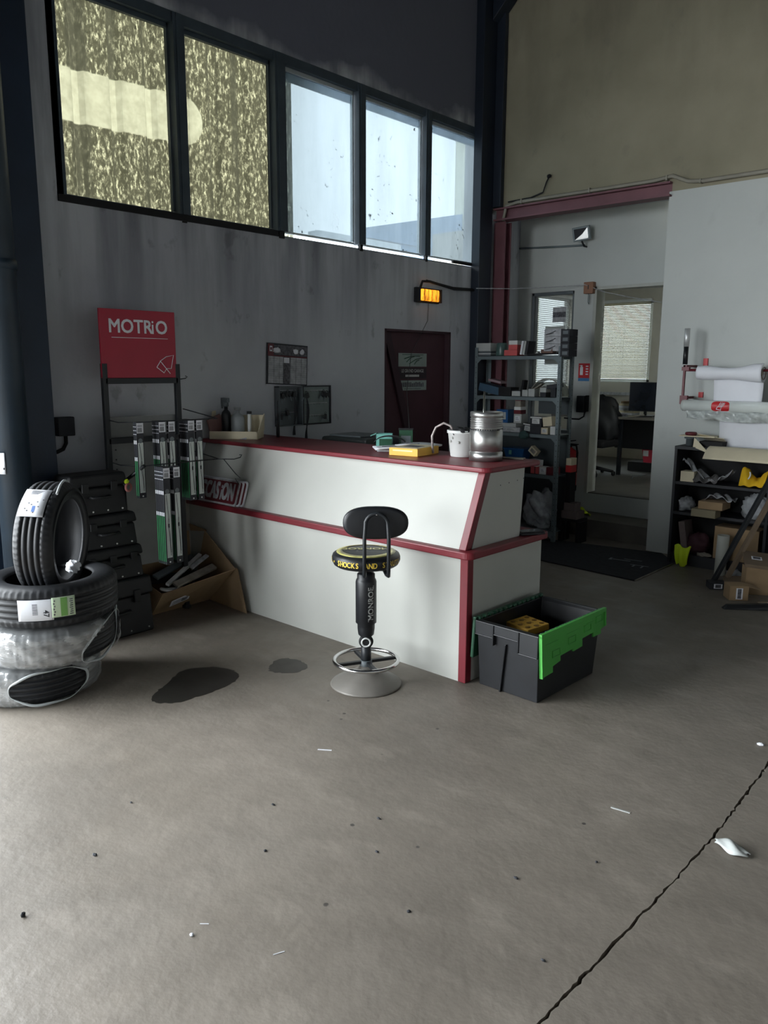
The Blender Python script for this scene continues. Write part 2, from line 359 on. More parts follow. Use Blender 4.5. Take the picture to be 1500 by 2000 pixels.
def thing(name, label, cat, loc=(0, 0, 0), rotz=0.0, group=None):
    o = bpy.data.objects.new(name, None); COL.objects.link(o); o.location = loc; o.rotation_euler = (0, 0, rotz); o.empty_display_size = 0.1
    return tag(o, label, cat, group)
def struct(o, stuff=False): o['kind'] = 'structure'; return o
def dup(root, loc, rotz=None, label=None, group=None):
    r = root.copy(); COL.objects.link(r); r.location = loc
    if rotz is not None: r.rotation_euler = (0, 0, rotz)
    if label: r['label'] = label
    if group: r['group'] = group
    for ch in list(root.children):
        c_ = ch.copy(); COL.objects.link(c_); c_.parent = r
        for g in ch.children: d = g.copy(); COL.objects.link(d); d.parent = c_
    return r

# ================================================================== THE SETTING
XL, YB, YR = -4.70, 6.66, 7.25          # side wall face, back wall face, recess wall face
rnd = random.Random(3)
# floor: two slabs with a ragged joint between them over a dark bed
def jag(sd):
    r_ = random.Random(11); pts = []; y = -8.0
    while y < 6.66:
        wdt = 0.0015 + 0.006 * max(0, sin(y * 2.1 + 0.6)) * r_.random() ** 2 + (0.002 * r_.random() if y < 2.2 else 0)
        cx = -0.832 + 0.012 * sin(y * 3.1) + r_.uniform(-0.004, 0.004)
        pts.append((cx + sd * wdt + sd * r_.uniform(0, 0.0035), y)); y += r_.uniform(0.008, 0.03)
    pts.append((-0.832 + sd * 0.003, 6.66)); return pts
fl = MB(MATS['concrete_floor'])
L_ = jag(-1); R_ = jag(1)
for pts, xx in ((L_, XL - 0.3), (R_, 6.0)):
    top = [(x, y, 0.0) for x, y in pts]; low = [(x, y, -0.05) for x, y in pts]; far = [(xx, y, 0.0) for x, y in pts]; n = len(pts)
    fs = []
    for i in range(n - 1):
        fs += [(i, i + 1, n + i + 1, n + i), (i, 2 * n + i, 2 * n + i + 1, i + 1)]
    if xx > 0: fs = [tuple(reversed(f)) for f in fs]
    fl.add(top + low + far, fs)
fl.box(XL - 0.3, -2.88, 6.66, 7.3, -0.05, 0.0)
fl.use(M_blackmat).box(XL - 0.3, 6, -8, 7.3, -0.12, -0.05)
struct(fl.build('floor'))
# recess step and raised office floor
st = MB(mat('worn_step_concrete', (104, 100, 94), 0.8, var=0.2, scale=5)); st.box(-4.7, -2.88, 6.83, YR + 0.02, 0.0, 0.17)
struct(st.build('step'))
of = MB(mat('office_tiles', (84, 82, 78), 0.6, var=0.15, scale=4)); of.box(-5.9, -2.2, YR + 0.02, 10.6, 0.10, 0.36)
struct(of.build('office_floor'))
# side wall with the clerestory, the maroon door and the workshop doorway
wl = MB(M_wall_left); a, b = XL - 0.2, XL
wl.box(a, b, 1.70, 2.34, 2.56, 3.82)
wl.box(a, b, 1.70, 5.16, 0, 2.56); wl.box(a, b, 5.16, 6.10, 1.94, 2.56); wl.box(a, b, 6.10, 7.25, 0, 2.56); wl.box(a - .04, a, 5.10, 6.16, 0, 2.0)
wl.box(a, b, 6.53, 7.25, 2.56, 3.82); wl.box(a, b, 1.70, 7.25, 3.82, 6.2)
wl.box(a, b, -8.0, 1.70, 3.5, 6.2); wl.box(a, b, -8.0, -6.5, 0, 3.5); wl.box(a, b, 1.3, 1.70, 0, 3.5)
struct(wl.build('wall_left'))
# back wall above the beam, boxed-out white wall, recess
wb = MB(M_wall_back); wb.box(-4.9, 6.0, YB, YB + 0.15, 3.12, 6.2); wb.box(-2.86, 6.0, YB, YB + 0.15, 3.04, 3.12); struct(wb.build('wall_back'))
bx = MB(M_wall_white); bx.box(-2.88, 6.0, YB - 0.004, YB + 0.10, 0, 3.045); bx.box(-2.88, -2.78, YB + 0.10, YR + 0.12, 0, 3.045)
struct(bx.build('wall_boxed'))
wr = MB(M_wall_white); y0, y1 = YR, YR + 0.14
wr.box(-4.7, -4.545, y0, y1, 0, 3.3); wr.box(-4.545, -4.045, y0, y1, 0, 0.95); wr.box(-4.545, -4.045, y0, y1, 2.37, 3.3)
wr.box(-4.045, -3.80, y0, y1, 0, 3.3); wr.box(-3.80, -2.88, y0, y1, 2.37, 3.3); wr.box(-3.80, -2.88, y0 - 0.01, y0 + 0.0, 0.17, 0.355)
struct(wr.build('wall_recess'))
rc = MB(M_wall_white); rc.box(-4.7, -2.88, YB + 0.02, YR, 3.10, 3.3); struct(rc.build('ceiling_recess'))
wf = MB(M_dim); wf.box(XL - 0.2, -4.4, -8.15, -8.0, 0, 3.4); wf.box(-1.6, 6.0, -8.15, -8.0, 0, 3.4); wf.use(M_unseen_dark).box(XL - 0.2, 6.0, -8.15, -8.0, 3.4, 6.2); struct(wf.build('wall_front'))
wg = MB(M_dim); wg.box(6.0, 6.15, -8.15, 6.8, 0, 3.4); wg.use(M_unseen_dark).box(6.0, 6.15, -8.15, 6.8, 3.4, 6.2); struct(wg.build('wall_right'))
ce = MB(M_ceil); ce.box(XL - 0.2, 6.15, -8.15, 6.9, 6.2, 6.3); struct(ce.build('ceiling'))
# office shell
ow = MB(mat('office_paint', (188, 184, 172), 0.85, var=0.05))
ow.box(-5.9, -2.2, 10.5, 10.62, 0.3, 1.42); ow.box(-5.9, -2.2, 10.5, 10.62, 2.52, 3.1); ow.box(-4.66, -2.2, 10.5, 10.62, 1.42, 2.52); ow.box(-5.9, -5.78, 10.5, 10.62, 1.42, 2.52)
ow.box(-5.9, -5.8, 7.39, 10.5, 0.3, 1.36); ow.box(-5.9, -5.8, 7.39, 10.5, 2.60, 3.1); ow.box(-5.9, -5.8, 7.39, 8.55, 1.36, 2.6); ow.box(-5.9, -5.8, 10.3, 10.5, 1.36, 2.6)
ow.box(-2.3, -2.2, 7.39, 10.5, 0.3, 3.1); ow.box(-5.9, -2.2, 7.39, 10.62, 3.0, 3.12)
ow.box(-5.9, -4.7, 7.28, 7.39, 0.3, 3.1)
struct(ow.build('wall_office'))
# maroon steel beam, its post, the navy corner column and haunch, the left column with its pipe
bm = MB(M_maroon); bm.box(-4.6, -2.86, YB - 0.05, YB + 0.09, 3.105, 3.12); bm.box(-4.6, -2.86, YB - 0.0, YB + 0.04, 3.02, 3.105); bm.box(-4.6, -2.86, YB - 0.05, YB + 0.09, 3.005, 3.02)
struct(bm.build('trim_beam'))
ps = MB(M_maroon); ps.box(-4.63, -4.50, YB + 0.01, YB + 0.025, 0, 3.0); ps.box(-4.63, -4.50, YB + 0.105, YB + 0.12, 0, 3.0); ps.box(-4.57, -4.56, YB + .02, YB + .11, 0, 3.0)
struct(ps.build('trim_post'))
nc = MB(M_navydark); nc.box(-4.70, -4.605, 6.40, 6.60, 0, 6.2); nc.box(-4.70, -4.52, 6.60, 6.655, 3.13, 6.2)
nc.prism([(-4.6, 4.75), (-4.6, 6.2), (-2.9, 6.2), (-3.3, 6.0)], 0, 0.14, Matrix.Translation((0, 6.65, 0)) @ Matrix.Rotation(radians(90), 4, 'X'))
struct(nc.build('trim_corner_column', bevel=0.004))
lc = MB(M_navy); lc.box(-4.70, -4.48, 1.70, 2.085, 0, 6.2)
struct(lc.build('trim_left_column', bevel=0.006))
dp = MB(M_pipe); dp.cyl((-4.38, 1.79, 0), (-4.38, 1.79, 6.2), 0.09, n=28)
for z in (0.4, 2.1, 3.9): dp.cyl((-4.38, 1.79, z), (-4.38, 1.79, z + 0.05), 0.097, n=28)
tag(dp.build('downpipe'), 'slate blue vertical pipe in front of the navy column at the left edge', 'pipe')

M_band = translucent('frosted_band', (0.6, 0.64, 0.68), (0.3, 0.32, 0.34))
# clerestory: five panes between navy mullions
edges = [(2.36, 3.12), (3.215, 3.955), (4.07, 4.815), (4.915, 5.665), (5.76, 6.505)]
for i, (ya, yb) in enumerate(edges):
    f = MB(M_alu if i > 1 else M_mullion); X0, X1 = -4.76, -4.73
    zt = 3.765; f.box(X0, X1, ya, yb, zt - 0.03, zt); f.box(X0, X1, ya, ya + 0.014, 2.62, zt); f.box(X0, X1, yb - 0.014, yb, 2.62, zt); f.box(X0, X1, ya, yb, 2.60, 2.615)
    fo = struct(f.build('window_%d' % (i + 1), bevel=0.002))
    g = MB(M_pane_clear if i > 1 else M_pane_old); g.box(-4.75, -4.746, ya + 0.012, yb - 0.012, 2.613, zt - 0.028); g.build('pane', fo)
    if i > 1:
        s_ = MB(M_band); s_.box(-4.768, -4.757, ya + .01, yb - .01, zt - 0.085, zt - 0.02); s_.build('opening_bar', fo)
ml = MB(M_mullion)
for ya, yb in ((3.125, 3.208), (3.962, 4.06), (4.825, 4.905), (5.675, 5.75)):
    ml.box(-4.76, -4.68, ya, yb, 2.60, 3.82); ml.box(-4.69, -4.672, ya + 0.02, yb - 0.02, 2.60, 3.82); ml.use(M_blackmat).box(-4.72, -4.69, ya + .025, yb - .025, 2.55, 2.60); ml.use(M_mullion)
ml.box(-4.78, -4.70, 2.30, 2.36, 2.56, 3.82); ml.box(-4.78, -4.71, 6.505, 6.54, 2.56, 3.82); ml.box(-4.8, -4.695, 2.30, 6.54, 3.765, 3.83)
ml.use(M_blackmat).box(-4.80, -4.685, 2.30, 3.97, 2.56, 2.60)
ml.box(-4.71, -4.69, 6.1, 6.5, 2.575, 2.60)
struct(ml.build('trim_window_mullions'))
sl = MB(mat('window_ledge_paint', (150, 158, 162), 0.6)); sl.box(-4.9, -4.72, 3.97, 6.52, 2.555, 2.575); struct(sl.build('trim_sill'))

# outside: corrugated sheet in front of the first panes, a neighbour building, the yard
cs = MB(M_corr); prof = []; y = 1.9
while y < 4.4:
    for dy, dx in ((0, 0), (0.17, 0), (0.195, -0.035), (0.235, -0.035)): prof.append((y + dy, dx))
    y += 0.26
prof = [(yy_, xx_) for yy_, xx_ in prof if yy_ <= 4.42]; n = len(prof)
vs = [(xx_ - 5.02, yy_, z) for z in (2.0, 4.6) for yy_, xx_ in prof]
cs.add(vs, [(i, i + 1, n + i + 1, n + i) for i in range(n - 1)])
tag(cs.build('corrugated_sheet'), 'weathered speckled corrugated sheet standing outside behind the two leftmost panes', 'cladding')
nb = MB(mat('neighbour_wall_blue', (96, 128, 160), 0.8, var=0.05)); nb.prism([(12.66, 4.33), (16.0, 4.33), (16.0, 5.27), (12.66, 4.54)], 0, 0.2, Matrix(((0, 0, 1, -12.2), (1, 0, 0, 0), (0, 1, 0, 0), (0, 0, 0, 1)))); nb.box(-12.25, -12.05, 13.7, 16, 0, 4.4)
nb.use(mat('neighbour_wall_cream', (214, 214, 190), 0.8, var=0.05)); nb.box(-12.25, -11.95, 15.95, 19.5, 0, 7.05)
nb.use(mat('neighbour_roof_pale', (200, 206, 210), 0.8, var=0.05)); nb.box(-12.3, -12, 11.2, 13.7, 0, 4.30)
tag(nb.build('neighbour_building'), 'pale building with a blue parapet seen through the rightmost high panes', 'building')
yd = MB(mat('yard_asphalt', (120, 120, 118), 0.9)); yd.box(-30, -4.9, -20, 25, -0.3, -0.02); yd.box(-4.9, 12, -20, -8.15, -0.3, -0.02); struct(yd.build('yard_ground'))

# maroon ledged door in the side wall
d = MB(M_vinylbrown)
d.box(-4.80, -4.755, 5.175, 6.085, 0.01, 1.925)
do = struct(d.build('door_1', bevel=0.003))
f = MB(mat('maroon_frame_paint', (62, 38, 46), 0.6)); f.box(-4.80, -4.70, 5.16, 5.185, 0, 1.94); f.box(-4.80, -4.70, 6.075, 6.10, 0, 1.94); f.box(-4.80, -4.70, 5.16, 6.10, 1.92, 1.94); f.build('door_frame', do)
bz = MB(mat('door_brace_paint', (58, 36, 44), 0.6)); bz.prism([(5.19, 1.90), (5.27, 1.90), (5.78, 0.4), (5.70, 0.4)], 0, 0.03, Matrix(((0, 0, 1, -4.757), (1, 0, 0, 0), (0, 1, 0, 0), (0, 0, 0, 1)))); bz.build('diagonal_brace', do)
def face_left(y, z, x=XL):  # text frame on the side wall facing +X (reads along +Y)
    return Matrix(((0, 0, 1, x), (1, 0, 0, y), (0, 1, 0, z), (0, 0, 0, 1)))
MX = face_left(5.6, 1.62, -4.752)
k = MB(mat('sticker_grey_green', (150, 164, 158), 0.6)); k.box(-0.20, 0.20, -0.005, 0.115, 0, 0.003, MX @ Matrix.Translation((0, 0, 0)))
k.use(M_dkgreen); M2 = MX @ Matrix.Translation((0, 0.055, 0.004))
for a_, b_ in (((-.12, .01), (.10, .035)), ((-.05, -.035), (.13, .02)), ((-.09, -.02), (.02, .03)), ((.02, -.04), (.09, .0))):
    k.tube([M2 @ Vector((a_[0], a_[1], 0)), M2 @ Vector(((a_[0] + b_[0]) / 2, (a_[1] + b_[1]) / 2 + 0.012, 0)), M2 @ Vector((b_[0], b_[1], 0))], 0.004, 5)
k.box(-0.15, 0.15, 0.045, 0.05, 0, 0.001, M2)
tag(k.build('door_sticker'), 'grey green sticker with a scribbled emblem, upper one on the maroon door', 'sticker')
k = MB(mat('sticker_black_vinyl', (44, 32, 38), 0.5)); k.box(-0.2, 0.2, -0.05, 0.05, 0, 0.002, MX @ Matrix.Translation((0, -0.065, 0)))
k.use(mat('sticker_pale_lettering', (200, 202, 198), 0.6)).text('LE GRAND GARAGE', 0.042, MX @ Matrix.Translation((0, -0.045, 0.003)), bold=0.006, sx=0.84)
for i in range(9): k.box(-0.1 + i * 0.022, -0.084 + i * 0.022, -0.098, -0.078, 0.002, 0.0035, MX)
tag(k.build('door_sticker'), 'dark sticker with pale LE GRAND GARAGE lettering, middle one on the maroon door', 'sticker')
k = MB(mat('sticker_grey_green', (150, 164, 158))); k.box(-0.2, 0.2, -0.22, -0.13, 0, 0.003, MX); k.use(M_print)
rr = random.Random(5)
for i in range(13): k.box(-0.16 + i * 0.025, -0.142 + i * 0.025, -0.19, -0.15 + rr.uniform(-.008, .005), 0.003, 0.0045, MX)
k.box(-0.12, 0.12, -0.208, -0.203, 0.003, 0.0045, MX)
tag(k.build('door_sticker'), 'grey sticker with blurred dark print, lowest one on the maroon door', 'sticker')

# recess: glazing frame of the internal window, door opening lining
lg = MB(mat('lining_paint', (176, 178, 172), 0.6)); lg.box(-3.83, -3.795, YR - 0.012, YR + 0.16, 0.36, 2.39); lg.box(-3.83, -2.88, YR - 0.012, YR + 0.16, 2.36, 2.39)
struct(lg.build('door_2'))
wg_ = MB(M_greypl); wg_.box(-4.545, -4.515, YR + .02, YR + .10, 0.95, 2.37); wg_.box(-4.075, -4.045, YR + .02, YR + .10, 0.95, 2.37); wg_.box(-4.545, -4.045, YR + .02, YR + .10, 2.34, 2.37); wg_.box(-4.545, -4.045, YR - .02, YR + .14, 0.95, 0.98)
w6 = struct(wg_.build('window_6', bevel=0.003))
gp = MB(mat('clear_glass', (235, 240, 240), 0.05, var=0, alpha=0.10)); gp.box(-4.52, -4.07, YR + .05, YR + .055, 0.98, 2.34); gp.build('pane', w6)
# office windows with venetian blinds
def blind(name, label, axis, fixed, a0, a1, z0, z1, m, tilt, pitch_):
    t_ = thing(name, label, 'blind', (fixed if axis == 'y' else (a0 + a1) / 2, (a0 + a1) / 2 if axis == 'y' else fixed, z0)); hl = (a1 - a0) / 2; s_ = MB(m); z = 0.03
    R_z = Matrix.Rotation(radians(90), 4, 'Z') if axis == 'y' else Matrix()
    while z < z1 - z0 - 0.03:
        s_.cbox((2 * hl, 0.026, 0.0012), R_z @ Matrix.Translation((0, 0, z)) @ Matrix.Rotation(radians(tilt), 4, 'X')); z += pitch_
    s_.build('slats', t_); r_ = MB(M_whitepl); r_.cbox((2 * hl + .02, 0.04, 0.04), R_z @ Matrix.Translation((0, 0, z1 - z0 - 0.01))); r_.build('head_rail', t_, bevel=0.003)
    q = MB(M_whitepl); q.cbox((2 * hl, 0.03, 0.018), R_z @ Matrix.Translation((0, 0, 0.008))); q.build('bottom_rail', t_, bevel=0.002)
    cd = MB(M_whitepl)
    for u in (-0.6, 0.0, 0.6): cd.tube([(R_z @ Vector((u * hl, 0.014, 0.01))), (R_z @ Vector((u * hl, 0.014, z1 - z0)))], 0.0012, 5)
    cd.build('lift_cords', t_); return t_
blind('venetian_blind', 'cream closed venetian blind on the office window seen through the doorway', 'x', 10.46, -5.42, -4.68, 1.45, 2.53, M_blind_cream, 48, 0.0215)
blind('venetian_blind', 'cream venetian blind seen at the right edge of the inner window', 'x', 10.46, -6.02 + .28, -5.47, 1.42, 2.53, M_blind_cream, 50, 0.022)
blind('venetian_blind', 'white half open venetian blind behind the shelf unit, bright between its slats', 'y', -5.77, 8.55, 10.28, 1.36, 2.6, M_blind_white, 20, 0.026)
wo = MB(M_whitepl)
for x0, x1 in ((-4.70, -4.66), (-5.47, -5.43), (-5.78, -5.74)): wo.box(x0, x1, 10.5, 10.56, 1.42, 2.52)
wo.box(-5.78, -4.66, 10.5, 10.56, 1.42, 1.46); wo.box(-5.78, -4.66, 10.5, 10.56, 2.48, 2.52); w7 = struct(wo.build('window_7', bevel=0.003)); q_ = MB(M_pane_office); q_.box(-5.76, -4.68, 10.53, 10.534, 1.44, 2.5); q_.build('pane', w7)
wo = MB(M_whitepl)
for y0_, y1_ in ((8.55, 8.6), (9.4, 9.45), (10.25, 10.3)): wo.box(-5.86, -5.82, y0_, y1_, 1.36, 2.6)
wo.box(-5.86, -5.82, 8.55, 10.3, 1.36, 1.41); wo.box(-5.86, -5.82, 8.55, 10.3, 2.55, 2.6); w8 = struct(wo.build('window_8', bevel=0.003)); q_ = MB(M_pane_side); q_.box(-5.842, -5.838, 8.57, 10.28, 1.38, 2.58); q_.build('pane', w8)
portal('office_daylight', (-5.95, 9.4, 2.0), (0, radians(-90), 0), 1.3, 1.9)
portal('office_daylight', (-5.2, 10.7, 2.0), (radians(-90), 0, 0), 1.2, 1.2)

# ================================================================== COUNTER
ct = thing('reception_counter', 'white two-tier reception counter with red tops and trims, against the side wall', 'counter', (-2.26, 3.11, 0))
CX = -2.437  # local x of the wall end (world -4.70)
m = MB(M_white); m.box(CX, -0.045, 0.0, 0.018, 0.0, 0.66); m.build('front_panel', ct)
m = MB(M_white); m.box(-0.02, -0.002, 0.045, 0.70, 0.0, 0.66); m.build('end_panel', ct)
m = MB(M_redtrim); m.box(-0.046, 0.002, -0.004, 0.046, 0.0, 0.66); m.build('corner_post', ct, bevel=0.004)
def rounded(x0, x1, y0, y1, r, n=6):   # only the front right and back right corners are rounded
    p = [(x0, y0)]
    for i in range(n + 1): a_ = -pi / 2 + pi / 2 * i / n; p.append((x1 - r + r * cos(a_), y0 + r + r * sin(a_)))
    for i in range(n + 1): a_ = pi / 2 * i / n; p.append((x1 - r + r * cos(a_), y1 - r + r * sin(a_)))
    p.append((x0, y1)); return p
m = MB(M_redtrim); m.prism(rounded(CX, 0.035, -0.035, 0.735, 0.045), 0.66, 0.698); m.build('ledge_top', ct, bevel=0.006)
# upper tier: leaning front panel between ledge and top
def lean(x0, x1, ya, yb, th, z0, z1, m_, b_=None): return m_.add([(x0, ya, z0), (x1, ya, z0), (x1 + (b_ or 0), yb, z1), (x0, yb, z1), (x0, ya + th, z0), (x1, ya + th, z0), (x1 + (b_ or 0), yb + th, z1), (x0, yb + th, z1)], [(0, 1, 2, 3), (5, 4, 7, 6), (0, 4, 5, 1), (1, 5, 6, 2), (2, 6, 7, 3), (3, 7, 4, 0)])
m = MB(M_white); lean(CX, -0.062, 0.012, 0.165, 0.018, 0.698, 1.078, m); m.build('upper_front_panel', ct)
m = MB(M_white); m.add([(-0.04, 0.06, 0.698), (-0.04, 0.50, 0.698), (-0.04, 0.53, 1.078), (-0.04, 0.20, 1.078), (-0.022, 0.06, 0.698), (-0.022, 0.50, 0.698), (-0.022, 0.53, 1.078), (-0.022, 0.20, 1.078)], [(0, 1, 2, 3), (7, 6, 5, 4), (0, 4, 5, 1), (1, 5, 6, 2), (2, 6, 7, 3), (3, 7, 4, 0)])
m.use(M_ink)
for y_, z_ in ((0.30, 1.00), (0.38, 1.005), (0.46, 1.01), (0.52, 1.015)): m.cyl((-0.023, y_, z_), (-0.0215, y_, z_), 0.0035, n=8)
m.build('upper_end_panel', ct)
m = MB(M_redtrim); lean(-0.064, -0.02, 0.004, 0.158, 0.05, 0.698, 1.078, m); m.build('upper_corner_post', ct, bevel=0.003)
m = MB(M_redtrim); m.prism(rounded(CX, 0.012, 0.13, 0.665, 0.05), 1.078, 1.105); m.build('counter_top', ct, bevel=0.008, seg=3)
m = MB(M_white); m.box(CX, -0.05, 0.505, 0.52, 0.0, 1.078); m.build('back_panel', ct)

# ================================================================== BAR STOOL
sx, sy = -2.635, 2.762; rz = atan2(0.676, 0.737)   # local x = camera right
s_ = thing('bar_stool', 'black bar stool with shock absorber column, chrome foot ring and cone base', 'stool', (sx, sy, 0), radians(43.7))
m = MB(mat('grey_painted_cone', (126, 122, 116), 0.5, metal=0.2, var=0.15)); m.lathe([(0, 0), (0.178, 0), (0.184, 0.004), (0.178, 0.012), (0.11, 0.045), (0.045, 0.085), (0.030, 0.105), (0.0, 0.105)], 48); m.build('base', s_)
m = MB(M_blacksteel); m.cyl((0, 0, 0.09), (0, 0, 0.235), 0.026, n=20); m.use(M_greypl).cyl((0, 0, 0.088), (0, 0, 0.130), 0.034, 0.030, n=20); m.build('lower_tube', s_)
m = MB(M_chrome); m.torus(0.163, 0.0105, Matrix.Translation((0, 0, 0.128)), 56, 10); m.build('foot_ring', s_)
m = MB(M_blacksteel)
for k in range(4):
    a_ = radians(20 + 90 * k); m.box(0.02, 0.158, -0.009, 0.009, 0.113, 0.128, Matrix.Rotation(a_, 4, 'Z'))
m.build('ring_spokes', s_)
m = MB(M_blackmat); m.torus(0.026, 0.0115, RT((0, -0.012, 0.232), (90, 0, 0)), 28, 10); m.cyl((0, 0.020, 0.232), (0, -0.028, 0.232), 0.020, n=20); m.build('lower_eye', s_)
m = MB(M_whitepl); m.torus(0.0215, 0.0045, RT((0, -0.029, 0.232), (90, 0, 0)), 28, 8); m.build('bushing_ring', s_)
m = MB(M_black); m.lathe([(0.0, 0.250), (0.024, 0.252), (0.040, 0.268), (0.044, 0.30), (0.0445, 0.325), (0.053, 0.332), (0.053, 0.545), (0.050, 0.556), (0.045, 0.562), (0.045, 0.585), (0.036, 0.592), (0.0, 0.592)], 36, Matrix.Translation((0, 0, 0.0))); sk = m.build('shock_body', s_)
m = MB(M_silverink)
vs, fs = text_mesh('MONROE', 0, 0)
for k, (ox, oy) in enumerate(((0, 0), (.0007, .0007), (-.0007, .0007), (.0007, -.0007), (-.0007, -.0007))):
    P = []
    for v in vs:
        a_ = radians(-62) - (v.y * 0.040 + oy) / 0.0535; r__ = .0537 + k * .0001; P.append((r__ * cos(a_), r__ * sin(a_), 0.44 + v.x * 0.040 + ox))
    m.add(P, fs)
for z_, sgn in ((0.355, 1), (0.525, -1)):
    for dy in range(1):
        a0_ = radians(-62); tri = []
        for (h_, q_) in ((-0.008, -0.016), (-0.008, 0.016), (0.010, -0.016 * sgn)):
            a_ = a0_ + q_ / 0.0535; tri.append((0.0538 * cos(a_), 0.0538 * sin(a_), z_ + h_ * 1.0 * (1)))
        m.add(tri, [(0, 1, 2), (2, 1, 0)])
m.build('lettering', sk)
m = MB(M_blackmat); m.torus(0.022, 0.010, RT((0, 0, 0.605), (90, 0, 0)), 20, 8); m.cyl((-0.045, 0, 0.622), (0.045, 0, 0.622), 0.008); m.cyl((0, 0, 0.585), (0, 0, 0.64), 0.02); m.build('upper_eye', s_)
m = MB(M_black); m.lathe([(0, 0.632), (0.15, 0.632), (0.162, 0.640), (0.170, 0.658), (0.171, 0.675), (0.166, 0.690), (0.158, 0.695), (0.150, 0.700), (0.10, 0.706), (0, 0.708)], 56); seat = m.build('seat', s_)
m = MB(M_gold)
def ring_text(st, R0, z0, size, a_start, adv, m_):
    a_ = a_start
    for ch in st:
        if ch != ' ':
            vs_, fs_ = text_mesh(ch, 0, 0.0)
            for k, (ox, oy) in enumerate(((0, 0), (.0008, .0005), (-.0008, .0005), (.0008, -.0005), (-.0008, -.0005))):
                rk_ = R0 + .0001 * k; m_.add([(rk_ * cos(a_ + (v.x * size * .8 + ox) / R0), rk_ * sin(a_ + (v.x * size * .8 + ox) / R0), z0 + v.y * size + oy) for v in vs_], fs_)
        a_ += adv * (0.55 if ch in 'I ' else 1.0)
ring_text('STRUTS  •  KITS  •  SHOCKS  AND  STRUTS  •  KITS  •  SHOCKS', 0.1715, 0.664, 0.037, radians(-256), 0.126, m)
m.build('lettering', seat)
m = MB(mat('seat_top_print', (186, 180, 110), 0.3, var=0.35, scale=30)); m.lathe([(0.148, 0.7012), (0.118, 0.7058), (0.118, 0.7062), (0.148, 0.7016)], 56, closed=True)
m.text('MONROE', 0.055, Matrix.Translation((0, 0.02, 0.7095)) @ Matrix.Rotation(radians(180), 4, 'Z'), bold=0.02); m.build('printed_ring', seat)
m = MB(M_black)   # oval backrest, seen from behind
prof = []
for k in range(40):
    a_ = 2 * pi * k / 40; cx_, cz_ = abs(cos(a_)) ** 0.75 * (1 if cos(a_) >= 0 else -1), abs(sin(a_)) ** 0.85 * (1 if sin(a_) >= 0 else -1); prof.append((0.158 * cx_, 0.080 * cz_))
BM = Matrix.Translation((0.046, -0.135, 0.868)) @ Matrix.Rotation(radians(90), 4, 'X')
lay = [(0.0, 0.86), (0.004, 0.95), (0.012, 1.0), (0.026, 1.0), (0.038, 0.93), (0.044, 0.80)]
vs = []; fs = []; n = 40
for z_, k_ in lay: vs += [(x_ * k_, y_ * k_, -z_) for x_, y_ in prof]
for j in range(len(lay) - 1):
    for i in range(n): fs.append((j * n + i, (j + 1) * n + i, (j + 1) * n + (i + 1) % n, j * n + (i + 1) % n))
fs += [tuple(range(n)), tuple(reversed(range((len(lay) - 1) * n, len(lay) * n)))]
m.add(vs, fs, BM, True); m.build('backrest', s_)
m = MB(M_blacksteel); pts = [(-0.008, -0.06, 0.617), (-0.008, -0.10, 0.605), (-0.008, -0.150, 0.612), (-0.008, -0.168, 0.64)]
pts += [(-0.008, -0.172, 0.80), (-0.004, -0.166, 0.85)]
for k in range(1, 10): a_ = pi - pi * k / 10; pts.append((0.050 + 0.055 * cos(a_), -0.158, 0.862 + 0.058 * sin(a_)))
pts += [(0.105, -0.166, 0.85), (0.108, -0.172, 0.80), (0.108, -0.168, 0.64), (0.108, -0.150, 0.612), (0.100, -0.10, 0.605), (0.09, -0.06, 0.617)]
m.tube(pts, 0.0095, 10); m.box(-0.02, 0.11, -0.08, 0.04, 0.618, 0.632); m.build('back_frame', s_)
m = MB(M_chrome); m.blob((0.05, -0.163, 0.916), (0.005, 0.004, 0.005), amp=0); m.build('screw', s_)

# ================================================================== BLACK AND GREEN CRATE
cr = thing('storage_crate', 'black plastic crate with hanging green lid half, on the floor at the counter end', 'crate', (-2.025, 3.36, 0), radians(-1.5))
m = MB(M_black); bx0, by0, bx1, by1 = 0.165, -0.20, 0.195, 0.40
bot = (-0.176, 0.172, -0.205, 0.33); topo = (-0.185, 0.182, -0.225, 0.37); th = 0.008
def wallq(a_, b_): m.add([a_[0], a_[1], b_[1], b_[0]] + [a_[2], a_[3], b_[3], b_[2]], [(0, 1, 2, 3), (7, 6, 5, 4), (0, 4, 5, 1), (1, 5, 6, 2), (2, 6, 7, 3), (3, 7, 4, 0)])
def ringcrate(b4, t4, z0, z1, th):
    (a0, a1, a2, a3), (c0, c1, c2, c3) = b4, t4
    o_ = [(a0, a2, z0), (a1, a2, z0), (a1, a3, z0), (a0, a3, z0), (c0, c2, z1), (c1, c2, z1), (c1, c3, z1), (c0, c3, z1)]
    i_ = [(a0 + th, a2 + th, z0 + th), (a1 - th, a2 + th, z0 + th), (a1 - th, a3 - th, z0 + th), (a0 + th, a3 - th, z0 + th), (c0 + th, c2 + th, z1), (c1 - th, c2 + th, z1), (c1 - th, c3 - th, z1), (c0 + th, c3 - th, z1)]
    fs = [(3, 2, 1, 0), (0, 1, 5, 4), (1, 2, 6, 5), (2, 3, 7, 6), (3, 0, 4, 7)] + [(8, 9, 10, 11), (9, 8, 12, 13), (10, 9, 13, 14), (11, 10, 14, 15), (8, 11, 15, 12)] + [(4, 5, 13, 12), (5, 6, 14, 13), (6, 7, 15, 14), (7, 4, 12, 15)]
    m.add(o_ + i_, fs)
ringcrate(bot, topo, 0.0, 0.345, 0.008)
m.build('body', cr, bevel=0.003)
m = MB(M_black)   # stepped collar below the rim on the front
